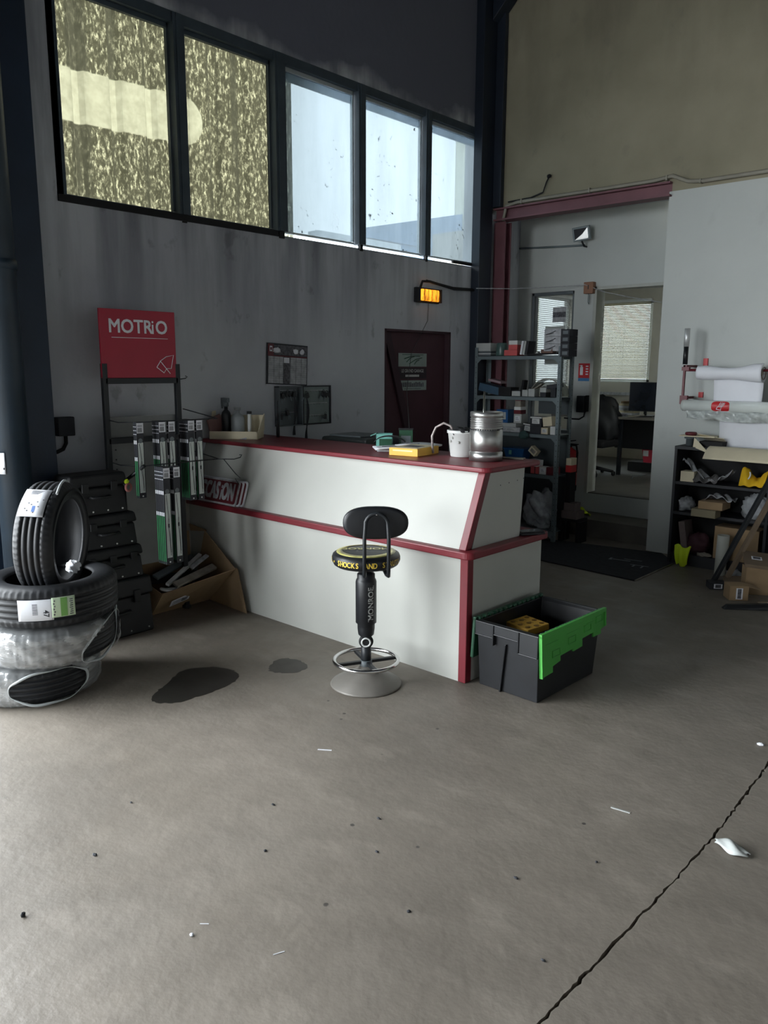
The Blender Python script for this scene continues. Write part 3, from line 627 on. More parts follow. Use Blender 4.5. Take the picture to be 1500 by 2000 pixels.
for x0, x1, zb in ((-0.187, -0.075, 0.275), (-0.075, 0.075, 0.295), (0.075, 0.185, 0.235)):
    m.box(x0, x1, -0.238, -0.215, zb, 0.345); m.box(x0, x1, -0.242, -0.222, zb, zb + 0.006)
for x_ in (-0.075, 0.075): m.box(x_ - 0.004, x_ + 0.004, -0.244, -0.22, 0.24, 0.345)
m.box(-0.187, 0.187, -0.238, -0.205, 0.338, 0.348)
m.add([(-0.045, -0.222, 0.0), (-0.035, -0.222, 0.0), (0.0, -0.236, 0.26), (-0.008, -0.236, 0.26), (-0.045, -0.2, 0.0), (-0.035, -0.2, 0.0), (0.0, -0.21, 0.26), (-0.008, -0.21, 0.26)], [(0, 1, 2, 3), (7, 6, 5, 4), (0, 4, 5, 1), (1, 5, 6, 2), (2, 6, 7, 3), (3, 7, 4, 0)])
m.build('rim_collar', cr, bevel=0.003); m = MB(M_black); m.box(-0.187, 0.187, 0.36, 0.38, 0.26, 0.348); m.build('rim_collar', cr, bevel=0.003)
def lid(side, mm, zt):
    m = MB(mm); sg = 1 if side > 0 else -1
    A = Matrix.Translation((sg * 0.186, 0, zt)) @ Matrix.Rotation(radians(-sg * 3.5), 4, 'Y')
    poly = [(-0.235, 0.005), (0.385, 0.005), (0.385, -0.095), (0.34, -0.10), (0.34, -0.125), (0.26, -0.125), (0.26, -0.10), (0.15, -0.105), (0.15, -0.145), (0.06, -0.15), (0.06, -0.135), (-0.06, -0.14), (-0.06, -0.165), (-0.13, -0.175), (-0.13, -0.205), (-0.235, -0.21)]
    YZ = Matrix(((0, 0, sg, 0), (1, 0, 0, 0), (0, 1, 0, 0), (0, 0, 0, 1)))
    if sg < 0: poly = poly[::-1]
    m.prism(poly, 0.0, 0.010, A @ YZ)
    for y0_, y1_, z0_, z1_ in ((-0.235, 0.385, -0.012, 0.008), (-0.235, -0.225, -0.21, 0.0), (0.375, 0.385, -0.09, 0.0)): m.box(0, 0.018 * sg, y0_, y1_, z0_, z1_, A) if sg > 0 else m.box(-0.018, 0, y0_, y1_, z0_, z1_, A)
    for y_, z_ in ((-0.10, -0.115), (0.05, -0.085), (0.20, -0.06), (0.32, -0.04)):
        for q in ((y_ - .035, y_ + .035, z_ - .018, z_ - .014), (y_ - .035, y_ + .035, z_ + .014, z_ + .018), (y_ - .035, y_ - .031, z_ - .018, z_ + .018), (y_ + .031, y_ + .035, z_ - .018, z_ + .018)):
            m.box(0.009, 0.014, q[0], q[1], q[2], q[3], A) if sg > 0 else m.box(-0.014, -0.009, q[0], q[1], q[2], q[3], A)
    for k in range(3): m.box(0.009, 0.0125, -0.19 + k * 0.19, -0.08 + k * 0.19, -0.055 + k * 0.008, -0.052 + k * 0.008, A) if sg > 0 else None
    ld = m.build('lid', cr, bevel=0.002); return ld
lid(1, M_green, 0.352)['label'] = 'bright green hinged lid half'
lid(-1, M_dkgreen, 0.352)['label'] = 'dark green hinged lid half'
for sg in (-1, 1):
    m = MB(M_dkgreen); m.cyl((sg * 0.185, -.215, 0.352), (sg * 0.185, .37, 0.352), 0.004, n=8)
    for k in range(14): m.cyl((sg * 0.185, -0.215 + k * 0.043, 0.352), (sg * 0.185, -0.189 + k * 0.043, 0.352), 0.009, n=10)
    m.build('hinge_knuckles', cr)
# contents
m = MB(M_carddark); m.box(-0.15, 0.10, -0.16, 0.10, 0.0, 0.235); ub = m.build('cardboard_box', None, (-2.04, 3.36, 0.012)); tag(ub, 'brown cardboard box lying under the yellow box in the crate', 'box')
yb_ = thing('yellow_box', 'small yellow printed box lying on top inside the black and green crate', 'box', (-2.105, 3.44, 0.250), radians(-14))
m = MB(M_yellow); m.box(-0.085, 0.085, -0.075, 0.075, 0, 0.035, Matrix.Rotation(radians(4), 4, 'X')); m.build('carton', yb_, bevel=0.004)
m = MB(mat('amber_print', (150, 110, 40), 0.6))
for i in range(3):
    for j in range(3):
        x_, y_ = -0.055 + i * 0.055 + (j % 2) * 0.012, -0.05 + j * 0.05; M_ = Matrix.Rotation(radians(4), 4, 'X') @ Matrix.Translation((x_, y_, 0.0355))
        m.lathe([(0, 0), (0.014, 0), (0.014, 0.0006), (0, 0.0006)], 14, M_); m.box(-0.014, 0.014, 0.017, 0.020, 0, 0.0006, M_)
m.build('print', yb_)

# ================================================================== TYRES
def tyre_profile(R, w, rb=0.205):
    h = w / 2; return [(rb, -h + .022), (rb - .004, -h + .012), (rb + .008, -h + .004), (rb + .045, -h - .002), (R - .045, -h - .002), (R - .022, -h + .006), (R - .008, -h + .018), (R - .002, -h + .032)] + \
        [p for g in (-0.046, -0.016, 0.016, 0.046) for p in ((R, g * w / .2 - .0055), (R - .008, g * w / .2 - .004), (R - .008, g * w / .2 + .004), (R, g * w / .2 + .0055))] + \
        [(R - .002, h - .032), (R - .008, h - .018), (R - .022, h - .006), (R - .045, h + .002), (rb + .045, h + .002), (rb + .008, h - .004), (rb - .004, h - .012), (rb, h - .022),
         (rb + .02, h - .024), (R - .03, h - .03), (R - .018, 0), (R - .03, -h + .03), (rb + .02, -h + .024)]
def tyre_mesh(R=0.315, w=0.19, n=180):
    m = MB(M_rubber); p = tyre_profile(R, w); sh = {6, 7, 8, 23, 24, 25, 22}
    m.lathe(p, n, closed=True, rfun=lambda i, j: (-0.006 if (i % 3 == 0 and j in (6, 7, 24, 25)) else 0.0)); return m
def tyre(label, c, R=0.315, w=0.19, M=None):
    t_ = thing('car_tyre', label, 'tyre', c, 0, 'tyres stacked at the left'); o = tyre_mesh(R, w)
    if M is not None: o.v = [M @ v for v in o.v]
    o.build('rubber', t_); return t_
def film(R, w, parent, zc, holes, seed, loose=0.0, name='shrink_wrap'):
    n, h = 160, w / 2 + 0.006; prof = [(0.20, -h), (R - .03, -h - .002), (R - .004, -h + .016), (R + .006, -h + .035)] + [(R + .008, -h + .035 + (2 * h - .07) * k / 8) for k in range(1, 8)] + [(R + .006, h - .035), (R - .004, h - .016), (R - .03, h + .002), (0.20, h)]
    rn = random.Random(seed); ph = [rn.uniform(0, 6) for _ in range(4)]
    def skip(a_, j):
        z_ = (prof[j][1] + prof[j + 1][1]) / 2
        for ac, zc_, wa, wz, tl in holes:
            d_ = (a_ - ac + pi) % (2 * pi) - pi; zz_ = z_ - zc_ - tl * d_
            if (d_ / wa) ** 2 + (zz_ / wz) ** 2 < 1: return True
        return False
    m = MB(M_film); m.lathe(prof, n, Matrix.Translation((0, 0, zc)), skip=skip, rfun=lambda i, j: 0.003 * sin(i * 0.9 + j + ph[0]) + 0.002 * sin(i * 2.3 + ph[1]) + loose * max(0, sin(2 * pi * i / n + ph[2])))
    o = m.build(name, parent); e = MB(M_film_edge)
    for ac, zc_, wa, wz, tl in holes:
        pts = []
        for k in range(64):
            q = 2 * pi * k / 64; a_ = ac + wa * cos(q); z_ = zc_ + wz * sin(q) + tl * (a_ - ac); z_ = max(-h - .002, min(h + .002, z_)); pts.append(((R + .011) * cos(a_), (R + .011) * sin(a_), zc + z_ + 0.003 * sin(7 * q)))
        e.tube(pts, [0.0045 + 0.003 * sin(3 * 2 * pi * k / 64 + 1) for k in range(64)], 6, closed=True)
    e.build('rolled_edge', o); return o
toc = atan2(-1.6, 3.82)   # direction from the stack towards the camera
t1 = tyre('bottom tyre of the left stack, in clear film torn into a big oval', (-3.87, 1.60, 0.0), 0.315, 0.172, Matrix.Translation((0, 0, 0.095)))
film(0.315, 0.172, t1, 0.095, [(toc + 0.24, 0.0, 0.60, 0.082, 0.0)], 1, loose=0.05)
m = MB(M_paper); m.sheet(lambda u, v: (0.331 * cos(toc - 1.02 + u * 0.34), 0.331 * sin(toc - 1.02 + u * 0.34), 0.045 + v * 0.105 + 0.01 * u), 8, 2); m.build('paper_label', t1)
t2 = tyre('film-wrapped tyre second from the bottom of the left stack, torn open at its right side', (-3.80, 1.66, 0.192), 0.315, 0.172, Matrix.Translation((0, 0, 0.095)))
film(0.315, 0.172, t2, 0.095, [(toc + 1.0, 0.010, 0.58, 0.080, 0.12)], 2, loose=0.02)
t3 = tyre('bare black tyre with a white and green label, lying under the upright tyre', (-3.79, 1.68, 0.386), 0.320, 0.195, Matrix.Translation((0, 0, 0.102)))
def on_tread(R, a0_, a1_, z0_, z1_, mm, p, nm, thk=0.0015):
    m_ = MB(mm); m_.sheet(lambda u, v: (R * cos(a0_ + u * (a1_ - a0_)), R * sin(a0_ + u * (a1_ - a0_)), z0_ + v * (z1_ - z0_)), 12, 2, thk); return m_.build(nm, p)
lb = on_tread(0.3235, toc - 0.48, toc + 0.0, 0.055, 0.155, M_paper, t3, 'paper_label')
m = MB(mat('label_green', (110, 160, 84), 0.6)); R_ = 0.3250
def patch(m, R_, a0_, a1_, z0_, z1_): m.add([(R_ * cos(a0_ + (a1_ - a0_) * k / 3), R_ * sin(a0_ + (a1_ - a0_) * k / 3), z_) for k in range(4) for z_ in (z0_, z1_)], [(2 * k, 2 * k + 2, 2 * k + 3, 2 * k + 1) for k in range(3)])
patch(m, R_, toc + 0.0, toc + 0.31, 0.058, 0.158) if False else None
o2 = on_tread(0.3240, toc - 0.02, toc + 0.30, 0.065, 0.160, mat('label_pale_green', (190, 208, 178), 0.6), t3, 'paper_label')
patch(m, 0.3258, toc + 0.10, toc + 0.19, 0.068, 0.157); m.use(M_print)
for k in range(6): patch(m, 0.3259, toc + 0.0 + 0.012 * (k % 2), toc + 0.02 + 0.008 * (k % 2), 0.075 + k * 0.013, 0.083 + k * 0.013)
for k in range(8): patch(m, 0.3259, toc + 0.22 + (k % 3) * 0.006, toc + 0.27, 0.072 + k * 0.010, 0.077 + k * 0.010)
for k in range(9): patch(m, 0.3251, toc - 0.28, toc - 0.21, 0.085 + k * 0.006, 0.088 + k * 0.006)
m.use(M_ink)
vs_, fs_ = text_mesh('47', 0.02, 0); m.add([(0.3252 * cos(toc - 0.10 + v.y * .034 / .325), 0.3252 * sin(toc - 0.10 + v.y * .034 / .325), 0.088 - v.x * 0.034) for v in vs_], fs_)
m.build('label_print', t3)
nrm = Vector((0.72, 0.69, -0.05)).normalized()
UM = frame((0, 0, 0.284), Vector((0, 0, 1)), nrm)
t4 = tyre('upright tyre standing on top of the left stack, a paper label stuck on its tread', (-3.795, 1.715, 0.474), 0.284, 0.185, UM)
# label on tread near top-left, facing the camera
upv = UM.to_3x3() @ Vector((1, 0, 0)); yv = UM.to_3x3() @ Vector((0, 1, 0))
camdir = Vector((3.8, -1.69, 0.3)).normalized(); ca = atan2(camdir.dot(yv), camdir.dot(upv)); sgn = 1 if ca > 0 else -1
m = MB(M_paper)
def tr(u, v, R__=0.2875): a_ = sgn * (0.42 + 0.58 * u); return UM @ Vector((R__ * cos(a_), R__ * sin(a_), -0.070 + 0.118 * v))
m.sheet(lambda u, v: tr(u, v), 12, 3); pl_ = m.build('paper_label', t4)
m = MB(M_print)
def tq(u0, u1, v0, v1): m.add([tr(u0 + (u1 - u0) * k / 3, v_, 0.2888) for k in range(4) for v_ in (v0, v1)], [(2 * k, 2 * k + 2, 2 * k + 3, 2 * k + 1) for k in range(3)])
for k in range(5): tq(0.06 + k * 0.035, 0.08 + k * 0.035, 0.25, 0.75 - 0.05 * k)
for u_, v_ in ((0.55, 0.3), (0.6, 0.42), (0.5, 0.62), (0.66, 0.7), (0.8, 0.3), (0.74, 0.2), (0.42, 0.82), (0.85, 0.55)): tq(u_, u_ + 0.035, v_, v_ + 0.06)
m.use(mat('print_blue', (96, 128, 190), 0.6)); tq(0.66, 0.85, 0.5, 0.62); m.build('label_print', pl_)
# pale band of film left over the crown and inside the hole
m = MB(M_film_edge); m.tube([UM @ Vector((0.291 * cos(a_), 0.291 * sin(a_), 0.055 + 0.035 * sin(a_ * 1.5))) for a_ in [-0.55 + 0.09 * k for k in range(13)]], 0.006, 6); m.build('film_strip', t4)
m = MB(M_paper); m.blob((0, 0, 0.02), (0.035, 0.03, 0.03), 4, 0.3); tag(m.build('crumpled_paper', None, (-3.70, 1.76, 0.60)), 'crumpled white paper tucked inside the upright tyre', 'paper')
# ================================================================== BLACK TOOL CASES
M_case = mat('case_black', (13, 15, 19), 0.6, var=0.2)
def case(label, c, rz_, w_, d_, h_, lat=2):
    t_ = thing('tool_case', label, 'tool case', c, rz_, 'black cases stacked behind the tyres')
    m = MB(M_case); m.taper((-d_ / 2, d_ / 2, -w_ / 2, w_ / 2), (-d_ / 2 + .01, d_ / 2 - .01, -w_ / 2 + .01, w_ / 2 - .01), 0, h_ * 0.68); m.build('body', t_, bevel=0.014, seg=3)
    m = MB(M_case); m.taper((-d_ / 2 - .004, d_ / 2 + .004, -w_ / 2 - .004, w_ / 2 + .004), (-d_ / 2 + .006, d_ / 2 - .006, -w_ / 2 + .006, w_ / 2 - .006), h_ * 0.69, h_); m.build('lid', t_, bevel=0.016, seg=3)
    for k in range(lat):
        y_ = -w_ / 2 + w_ * (k + 0.5) / lat; m = MB(M_case); m.box(d_ / 2, d_ / 2 + 0.014, y_ - .02, y_ + .02, h_ * 0.58, h_ * 0.80); m.build('latch', t_, bevel=0.003)
    m = MB(M_case); m.tube([(d_ / 2, -0.06, h_ * .45), (d_ / 2 + .03, -0.055, h_ * .45), (d_ / 2 + .03, 0.055, h_ * .45), (d_ / 2, 0.06, h_ * .45)], 0.008, 8); m.build('handle', t_)
    m = MB(M_steel)
    for k in range(4): m.cyl((d_ / 2 - .002, -w_ / 2 + .04 + k * (w_ - .08) / 3, h_ * .06 + .01), (d_ / 2 + .004, -w_ / 2 + .04 + k * (w_ - .08) / 3, h_ * .06 + .01), 0.005, n=10)
    m.build('rivets', t_); return t_
case('bottom black tool case of the stack, widest one', (-4.29, 2.265, 0.0), 0, 0.44, 0.22, 0.35)
case('black tool case second from the floor', (-4.295, 2.24, 0.352), radians(1), 0.40, 0.205, 0.20, 3)
case('black tool case third from the floor', (-4.30, 2.23, 0.554), radians(-1), 0.37, 0.195, 0.20)
case('topmost black tool case, taller, leaning to the side wall', (-4.305, 2.19, 0.756), radians(1.5), 0.36, 0.185, 0.24)
m = MB(mat('tag_pink', (190, 120, 116), 0.6)); m.torus(0.022, 0.007, frame((0, 0, 0), (0, 1, 0), (1, 0.3, 0)), 20, 8); m.use(M_hivis).blob((0, -0.01, 0.035), (0.01, 0.014, 0.014), 2, 0.2); tag(m.build('tape_roll', None, (-4.21, 2.375, 0.90)), 'small pink ring with a yellow tab beside the topmost black case', 'tag')

# ================================================================== DISPLAY STAND WITH WIPER PACKS
ds = thing('display_stand', 'black steel display stand holding a red sign panel and rows of hooks', 'display stand', (-4.42, 2.62, 0))
Y0, Y1 = -0.245, 0.255
def post(y, z0, z1): m = MB(M_blacksteel); m.box(-0.015, 0.015, y - 0.016, y + 0.016, z0, z1); m.build('upright', ds, bevel=0.002)
post(Y0, 0.02, 1.62); post(Y1, 0.02, 1.62)
for z in (1.50, 1.14): m = MB(M_blacksteel); m.box(-0.015, 0.015, Y0, Y1, z, z + 0.035); m.build('crossbar', ds, bevel=0.002)
for yy in (Y0, Y1): m = MB(M_blacksteel); m.box(-0.02, 0.02, yy - .022, yy + .022, 0.0, 0.022); m.build('foot', ds, bevel=0.002)
pg = MB(mat('perforated_board', (128, 130, 130), 0.6)); pg.box(-0.03, -0.022, Y0 + .02, Y1 - .01, 0.35, 1.30)
pg.use(M_ink)
for k in range(12): pg.cyl((-0.0225, Y0 + .06, 0.5 + k * .06), (-0.0205, Y0 + .06, 0.5 + k * .06), 0.005, n=8)
pg.build('perforated_panel', ds)
hk = MB(M_blacksteel)
def hook(yc, z, L): hk.tube([(0.0, yc, z), (L, yc, z), (L + .012, yc, z + .012), (L + .004, yc, z + .02)], 0.0028, 6)
for z, L in ((1.285, 0.34), (1.03, 0.42)):
    hk.tube([(0.01, Y0 + .01, z), (0.10, Y0 + .02, z - .01), (0.30, Y0 + .07, z), (0.31, Y1 + .08, z), (0.01, Y1 + .03, z + .05)], 0.0035, 6)
for z in (1.525,): hk.tube([(0.01, Y1 + .015, z), (0.02, Y1 + .05, z + .005), (0.02, Y1 + .065, z + .015), (0.02, Y1 + .05, z + .02)], 0.003, 6)
hk.build('wire_rails', ds)
h2 = MB(M_blacksteel); h2.tube([(0.31, Y1 + .07, 1.03), (0.36, Y1 + .16, 1.025), (0.375, Y1 + .20, 1.035), (0.37, Y1 + .215, 1.05), (0.365, Y1 + .20, 1.05)], 0.0032, 6); h2.tube([(0.33, Y1 + .10, 1.03), (0.36, Y1 + .17, 0.93), (0.37, Y1 + .20, 0.90), (0.36, Y1 + .165, 0.90), (0.365, Y1 + .19, 0.86)], 0.0028, 6); h2.build('loose_hooks', ds)
br = MB(M_blacksteel); br.tube([(0.0, Y0 + .02, 0.86), (0.30, Y0 + .06, 1.03)], 0.011, 6); br.build('brace', ds)
sp_ = MB(M_signred); sp_.box(-0.003, 0.012, -0.262, 0.248, 1.535, 1.94); sgp = sp_.build('sign_panel', ds, bevel=0.002)
m = MB(M_paper); FS = lambda y, z, x=0.0135: Matrix(((0, 0, 1, x), (1, 0, 0, y), (0, 1, 0, z), (0, 0, 0, 1)))
m.text('MOTR', 0.112, FS(-0.061, 1.838), bold=0.018, sx=0.94); m.text('O', 0.112, FS(0.150, 1.838), bold=0.018, sx=0.94)
m.box(0.0135, 0.0145, 0.083, 0.094, 1.802, 1.858); m.box(0.0135, 0.0145, 0.083, 0.094, 1.867, 1.879); m.box(0.0135, 0.0142, -0.19, 0.192, 1.773, 1.776); m.build('lettering', sgp)
m = MB(M_paper)
ic = [(0.105, 1.60), (0.155, 1.565), (0.175, 1.592), (0.208, 1.592), (0.228, 1.675), (0.175, 1.665), (0.135, 1.640), (0.105, 1.60)]
m.tube([(0.0137, y, z) for y, z in ic], 0.0022, 5); m.tube([(0.0137, 0.130, 1.640), (0.0137, 0.200, 1.560)], 0.0022, 5); m.build('wiper_emblem', sgp)
# packs
def make_pack(L):
    t_ = thing('wiper_blade_pack', 'x', 'wiper blade pack'); W = 0.046
    m = MB(M_ink); m.box(-0.008, 0.008, -W / 2, W / 2, -L, 0.0); m.build('card', t_, bevel=0.001, seg=1)
    m = MB(M_packgreen); m.box(-0.004, 0.003, -W / 2 - .0008, -W / 2, -L * .97, -L * 0.50); m.build('green_spine', t_)
    m = MB(M_paper)
    for z_ in (-L * .24, -L * .46): m.box(-0.006, 0.006, -W / 2 - .0012, -W / 2, z_ - .022, z_)
    for k in range(3): m.box(-0.007, 0.007, -W / 2 - .0012, -W / 2, -.03 - k * .022, -.027 - k * .022)
    m.build('spine_marks', t_)
    m = MB(M_paper); m.box(0.008, 0.0092, -0.004, W / 2, -0.070, -0.008) if False else m.box(0.008, 0.0092, -W / 2 + .003, W / 2 - .001, -0.066, -0.006); m.use(M_print)
    for k in range(6): m.box(0.0092, 0.0096, -W / 2 + .007 + k * .005, -W / 2 + .010 + k * .005, -0.060, -0.034)
    m.box(0.0092, 0.0096, -W / 2 + .007, W / 2 - .008, -0.022, -0.019); m.box(0.0092, 0.0096, -W / 2 + .007, W / 2 - .008, -0.028, -0.025); m.build('price_label', t_)
    m = MB(mat('pack_window_silver', (196, 204, 200), 0.4)); m.box(0.008, 0.0088, -W / 2 + .006, W / 2 - .006, -L * .93, -L * .27); m.use(M_ink)
    zt, zb = -L * .285, -L * .91; mid = (zt + zb) / 2
    m.tube([(0.0092, -0.008, zt), (0.0092, 0.002, mid + .05), (0.0092, -0.004, mid), (0.0092, 0.004, mid - .06), (0.0092, 0.008, zb)], 0.0014, 5)
    m.tube([(0.0092, -0.006, zt - .02), (0.0092, 0.006, mid), (0.0092, 0.010, zb + .02)], 0.001, 4); m.box(0.0088, 0.0096, -.004, .004, mid - .012, mid + .012); m.build('blade_window', t_)
    m = MB(M_greypl); m.cyl((0.008, 0, -L * .245), (0.0095, 0, -L * .245), 0.014, n=18); m.use(M_whitepl).cyl((0.0085, 0, -L * .975), (0.0095, 0, -L * .975), 0.005, n=10); m.build('badge', t_)
    return t_
used = {}
GR = (('the single column nearest the left post', 2.435, 1.285, 0.45, 2, 0.26), ('the left middle column', 2.57, 1.285, 0.45, 4, 0.28), ('the right middle column', 2.635, 1.285, 0.45, 1, 0.28),
      ('the fourth column', 2.765, 1.285, 0.50, 5, 0.29), ('the rightmost column', 2.825, 1.285, 0.50, 1, 0.29), ('the lower row, its left column', 2.51, 1.025, 0.585, 5, 0.40), ('the lower row, its right column', 2.578, 1.025, 0.585, 2, 0.40))
for nm_, yc, zt, L, cnt, dx in GR:
    for k in range(cnt):
        loc = (-4.42 + dx - 0.0185 * k, yc + 0.0 * k, zt)
        lab = 'wiper blade pack hanging in front of %s' % nm_ if k == 0 else 'pack hidden behind the front one in %s' % nm_
        grp = 'hanging packs behind, ' + nm_ if k else 'front wiper blade packs'
        if L not in used: used[L] = make_pack(L); used[L].location = loc; used[L]['label'] = lab; used[L]['group'] = grp
        else: dup(used[L], loc, None, lab, grp)

# ================================================================== OPEN CARDBOARD BOX WITH SCRAPS
cb = thing('cardboard_box', 'large open brown cardboard box of scraps under the display stand', 'box', (-4.33, 2.93, 0), radians(0))
def quad(m, a, b, c, d, th=0.005):
    a, b, c, d = (Vector(q) for q in (a, b, c, d)); n_ = (b - a).cross(d - a).normalized() * th
    m.add([a, b, c, d, a + n_, b + n_, c + n_, d + n_], [(0, 1, 2, 3), (7, 6, 5, 4), (0, 4, 5, 1), (1, 5, 6, 2), (2, 6, 7, 3), (3, 7, 4, 0)])
W = lambda x, y, z: (x + 4.33, y - 2.93, z)
m = MB(M_card)
quad(m, W(-4.65, 2.58, 0), W(-4.45, 2.62, 0), W(-4.47, 3.085, 0), W(-4.65, 3.085, 0))
quad(m, W(-4.45, 2.62, 0), W(-4.47, 3.085, 0), W(-4.12, 3.06, .29), W(-4.27, 2.60, .185))      # near side leaning out
quad(m, W(-4.65, 3.085, 0), W(-4.47, 3.085, 0), W(-4.12, 3.065, .29), W(-4.45, 3.065, .50))     # side against the counter
quad(m, W(-4.655, 2.58, 0), W(-4.655, 3.085, 0), W(-4.655, 3.07, .47), W(-4.655, 2.60, .49))
quad(m, W(-4.65, 2.58, 0), W(-4.45, 2.62, 0), W(-4.27, 2.60, .185), W(-4.65, 2.57, .30))
m.build('body', cb)
m = MB(M_card); quad(m, W(-4.45, 3.075, .50), W(-4.46, 3.08, .49), W(-4.65, 3.08, .47), W(-4.645, 3.07, .52)); m.build('flap', cb)
m = MB(M_card); quad(m, W(-4.12, 3.07, .295), W(-4.46, 3.09, 0.005), W(-4.02, 3.075, 0.0), W(-4.10, 3.07, .29)); m.build('flap', cb)
m = MB(M_paper); A_ = frame(Vector(W(-4.332, 2.77, .096)), (0.02, 1, 0.12), (.75, .12, -.66)); m.box(-0.075, 0.075, -0.032, 0.032, 0.0, 0.002, A_); m.use(M_print)
for k in range(4): m.box(-0.06, 0.05 - .01 * k, -0.022 + k * .012, -0.018 + k * .012, 0.002, 0.003, A_)
for k in range(7): m.box(0.012 + k * .007, 0.016 + k * .007, -0.02, 0.015, 0.0025, 0.0035, A_)
m.build('paper_label', cb)
rr = random.Random(8)
bars = [((-4.48, 2.68, 0.20), (-4.50, 3.00, 0.36), 0.05, 0.018, M_greypl, 'dark grey flat pack sticking up in the open cardboard box', 'packaging_sleeve'),
        ((-4.34, 2.68, 0.19), (-4.46, 3.03, 0.36), 0.028, 0.02, M_whitepl, 'long pale strip leaning diagonally in the open cardboard box', 'plastic_strip'),
        ((-4.28, 2.70, 0.20), (-4.30, 3.03, 0.30), 0.05, 0.02, M_greydirt, 'grubby beige printed sleeve lying across the open cardboard box', 'packaging_sleeve'),
        ((-4.36, 2.88, 0.26), (-4.38, 3.03, 0.37), 0.03, 0.012, M_greylight, 'short pale strip at the counter side of the open cardboard box', 'plastic_strip'),
        ((-4.56, 2.66, 0.16), (-4.42, 2.98, 0.26), 0.075, 0.02, M_ink, 'black flat pack lying deepest in the open cardboard box', 'packaging_sleeve')]
for p, q, w_, h_, mm, lab, nm in bars:
    p = Vector(p); q = Vector(q); A_ = frame((p + q) / 2, q - p, (0.5, -0.1, 1)); m = MB(mm); L = (q - p).length; m.box(-L / 2, L / 2, -w_ / 2, w_ / 2, -h_ / 2, h_ / 2, A_)
    tag(m.build(nm, bevel=0.003), lab, 'packaging', 'scraps in the open cardboard box')
m = MB(M_whitepl); m.torus(0.035, 0.01, frame((0, 0, 0), (1, 0, 0), (0.3, 0.2, 1)), 24, 8); m.box(0.0, 0.09, -0.012, 0.012, -0.005, 0.012); tag(m.build('plastic_hook', None, (-4.31, 2.66, 0.19), radians(60)), 'white plastic ring piece at the near corner of the cardboard box', 'plastic piece')
m = MB(mat('lean_board_paint', (150, 146, 136), 0.8)); m.box(-4.695, -4.68, 2.48, 3.10, 0.0, 0.95); tag(m.build('leaning_board'), 'pale flat board standing against the side wall behind the display stand', 'board')
m = MB(M_blackmat); m.tube([(-4.40, 2.46, 0.86), (-4.41, 2.47, 0.7), (-4.40, 2.50, 0.55), (-4.42, 2.44, 0.44)], 0.004, 6); tag(m.build('thin_cord'), 'thin dark cord hanging down beside the black tool cases', 'cord')

# ================================================================== OCCASION SIGNS on the ledge
def occ(label, x1, y0_, full, letter):
    t_ = thing('sign_plate', label, 'sign', (x1 - 0.34, y0_, 0.70), 0, 'sign plates leaning on the counter ledge'); t_.scale = (.9, 1, 1); A_ = Matrix.Rotation(radians(-17), 4, 'X')
    m = MB(M_greylight if letter else M_paper); poly = []
    for cx_, cz_, a0_ in ((0.28, 0.02, -90), (0.28, 0.15, 0), (-0.28, 0.15, 90), (-0.28, 0.02, 180)):
        for k in range(5): a_ = radians(a0_ + 22.5 * k); poly.append((cx_ + 0.02 * cos(a_), cz_ + 0.02 * sin(a_)))
    XZ = Matrix(((1, 0, 0, 0), (0, 0, 1, 0), (0, 1, 0, 0), (0, 0, 0, 1)))
    m.prism(poly[::-1], -0.004, 0.004, A_ @ XZ); m.build('plate', t_)
    if letter:
        m = MB(M_darkred); p2 = [(x_ * 0.955, 0.085 + (z_ - 0.085) * 0.86) for x_, z_ in poly]; m.prism(p2[::-1], -0.0052, -0.004, A_ @ XZ)
        m.use(M_greylight).text('OCCAS', 0.155, A_ @ Matrix.Translation((-0.078, -0.0056, 0.083)) @ Matrix.Rotation(radians(90), 4, 'X'), bold=0.035, sx=0.60)
        m.text('ON', 0.155, A_ @ Matrix.Translation((0.187, -0.0056, 0.083)) @ Matrix.Rotation(radians(90), 4, 'X'), bold=0.035, sx=0.60)
        m.box(0.098, 0.112, -0.0062, -0.0052, 0.030, 0.098, A_); m.box(0.098, 0.112, -0.0062, -0.0052, 0.108, 0.128, A_); m.build('lettering', t_)
    else: m = MB(M_darkred); m.prism([(x_ * 0.96, 0.085 + (z_ - 0.085) * 0.88) for x_, z_ in poly][::-1], -0.0052, -0.004, A_ @ XZ); m.build('red_face', t_)
occ('dark red plate reading OCCASiON leaning on the counter ledge, front one', -4.06, 3.088, True, True)
occ('red and white plate just behind the lettered plate on the counter ledge', -4.035, 3.101, True, False)
occ('rearmost white plate leaning against the counter upper panel', -4.012, 3.114, True, False)

# ================================================================== ON THE COUNTER
TZ = 1.106
by = thing('bottle_tray', 'cream cardboard tray holding bottles at the far left end of the counter top', 'tray', (-4.53, 3.42, TZ), radians(38))
m = MB(M_cream); m.box(-0.17, 0.17, -0.10, 0.10, 0, 0.004); m.box(-0.17, 0.17, -0.10, -0.096, 0, 0.055); m.box(-0.17, 0.17, 0.096, 0.10, 0, 0.16); m.box(0.166, 0.17, -0.10, 0.10, 0, 0.055)
m.add([(-0.17, -0.10, 0), (-0.17, 0.10, 0), (-0.17, 0.10, 0.19), (-0.17, -0.02, 0.19), (-0.166, -0.10, 0), (-0.166, 0.10, 0), (-0.166, 0.10, 0.19), (-0.166, -0.02, 0.19)], [(0, 1, 2, 3), (7, 6, 5, 4), (0, 4, 5, 1), (1, 5, 6, 2), (2, 6, 7, 3), (3, 7, 4, 0)])
m.build('tray_body', by)
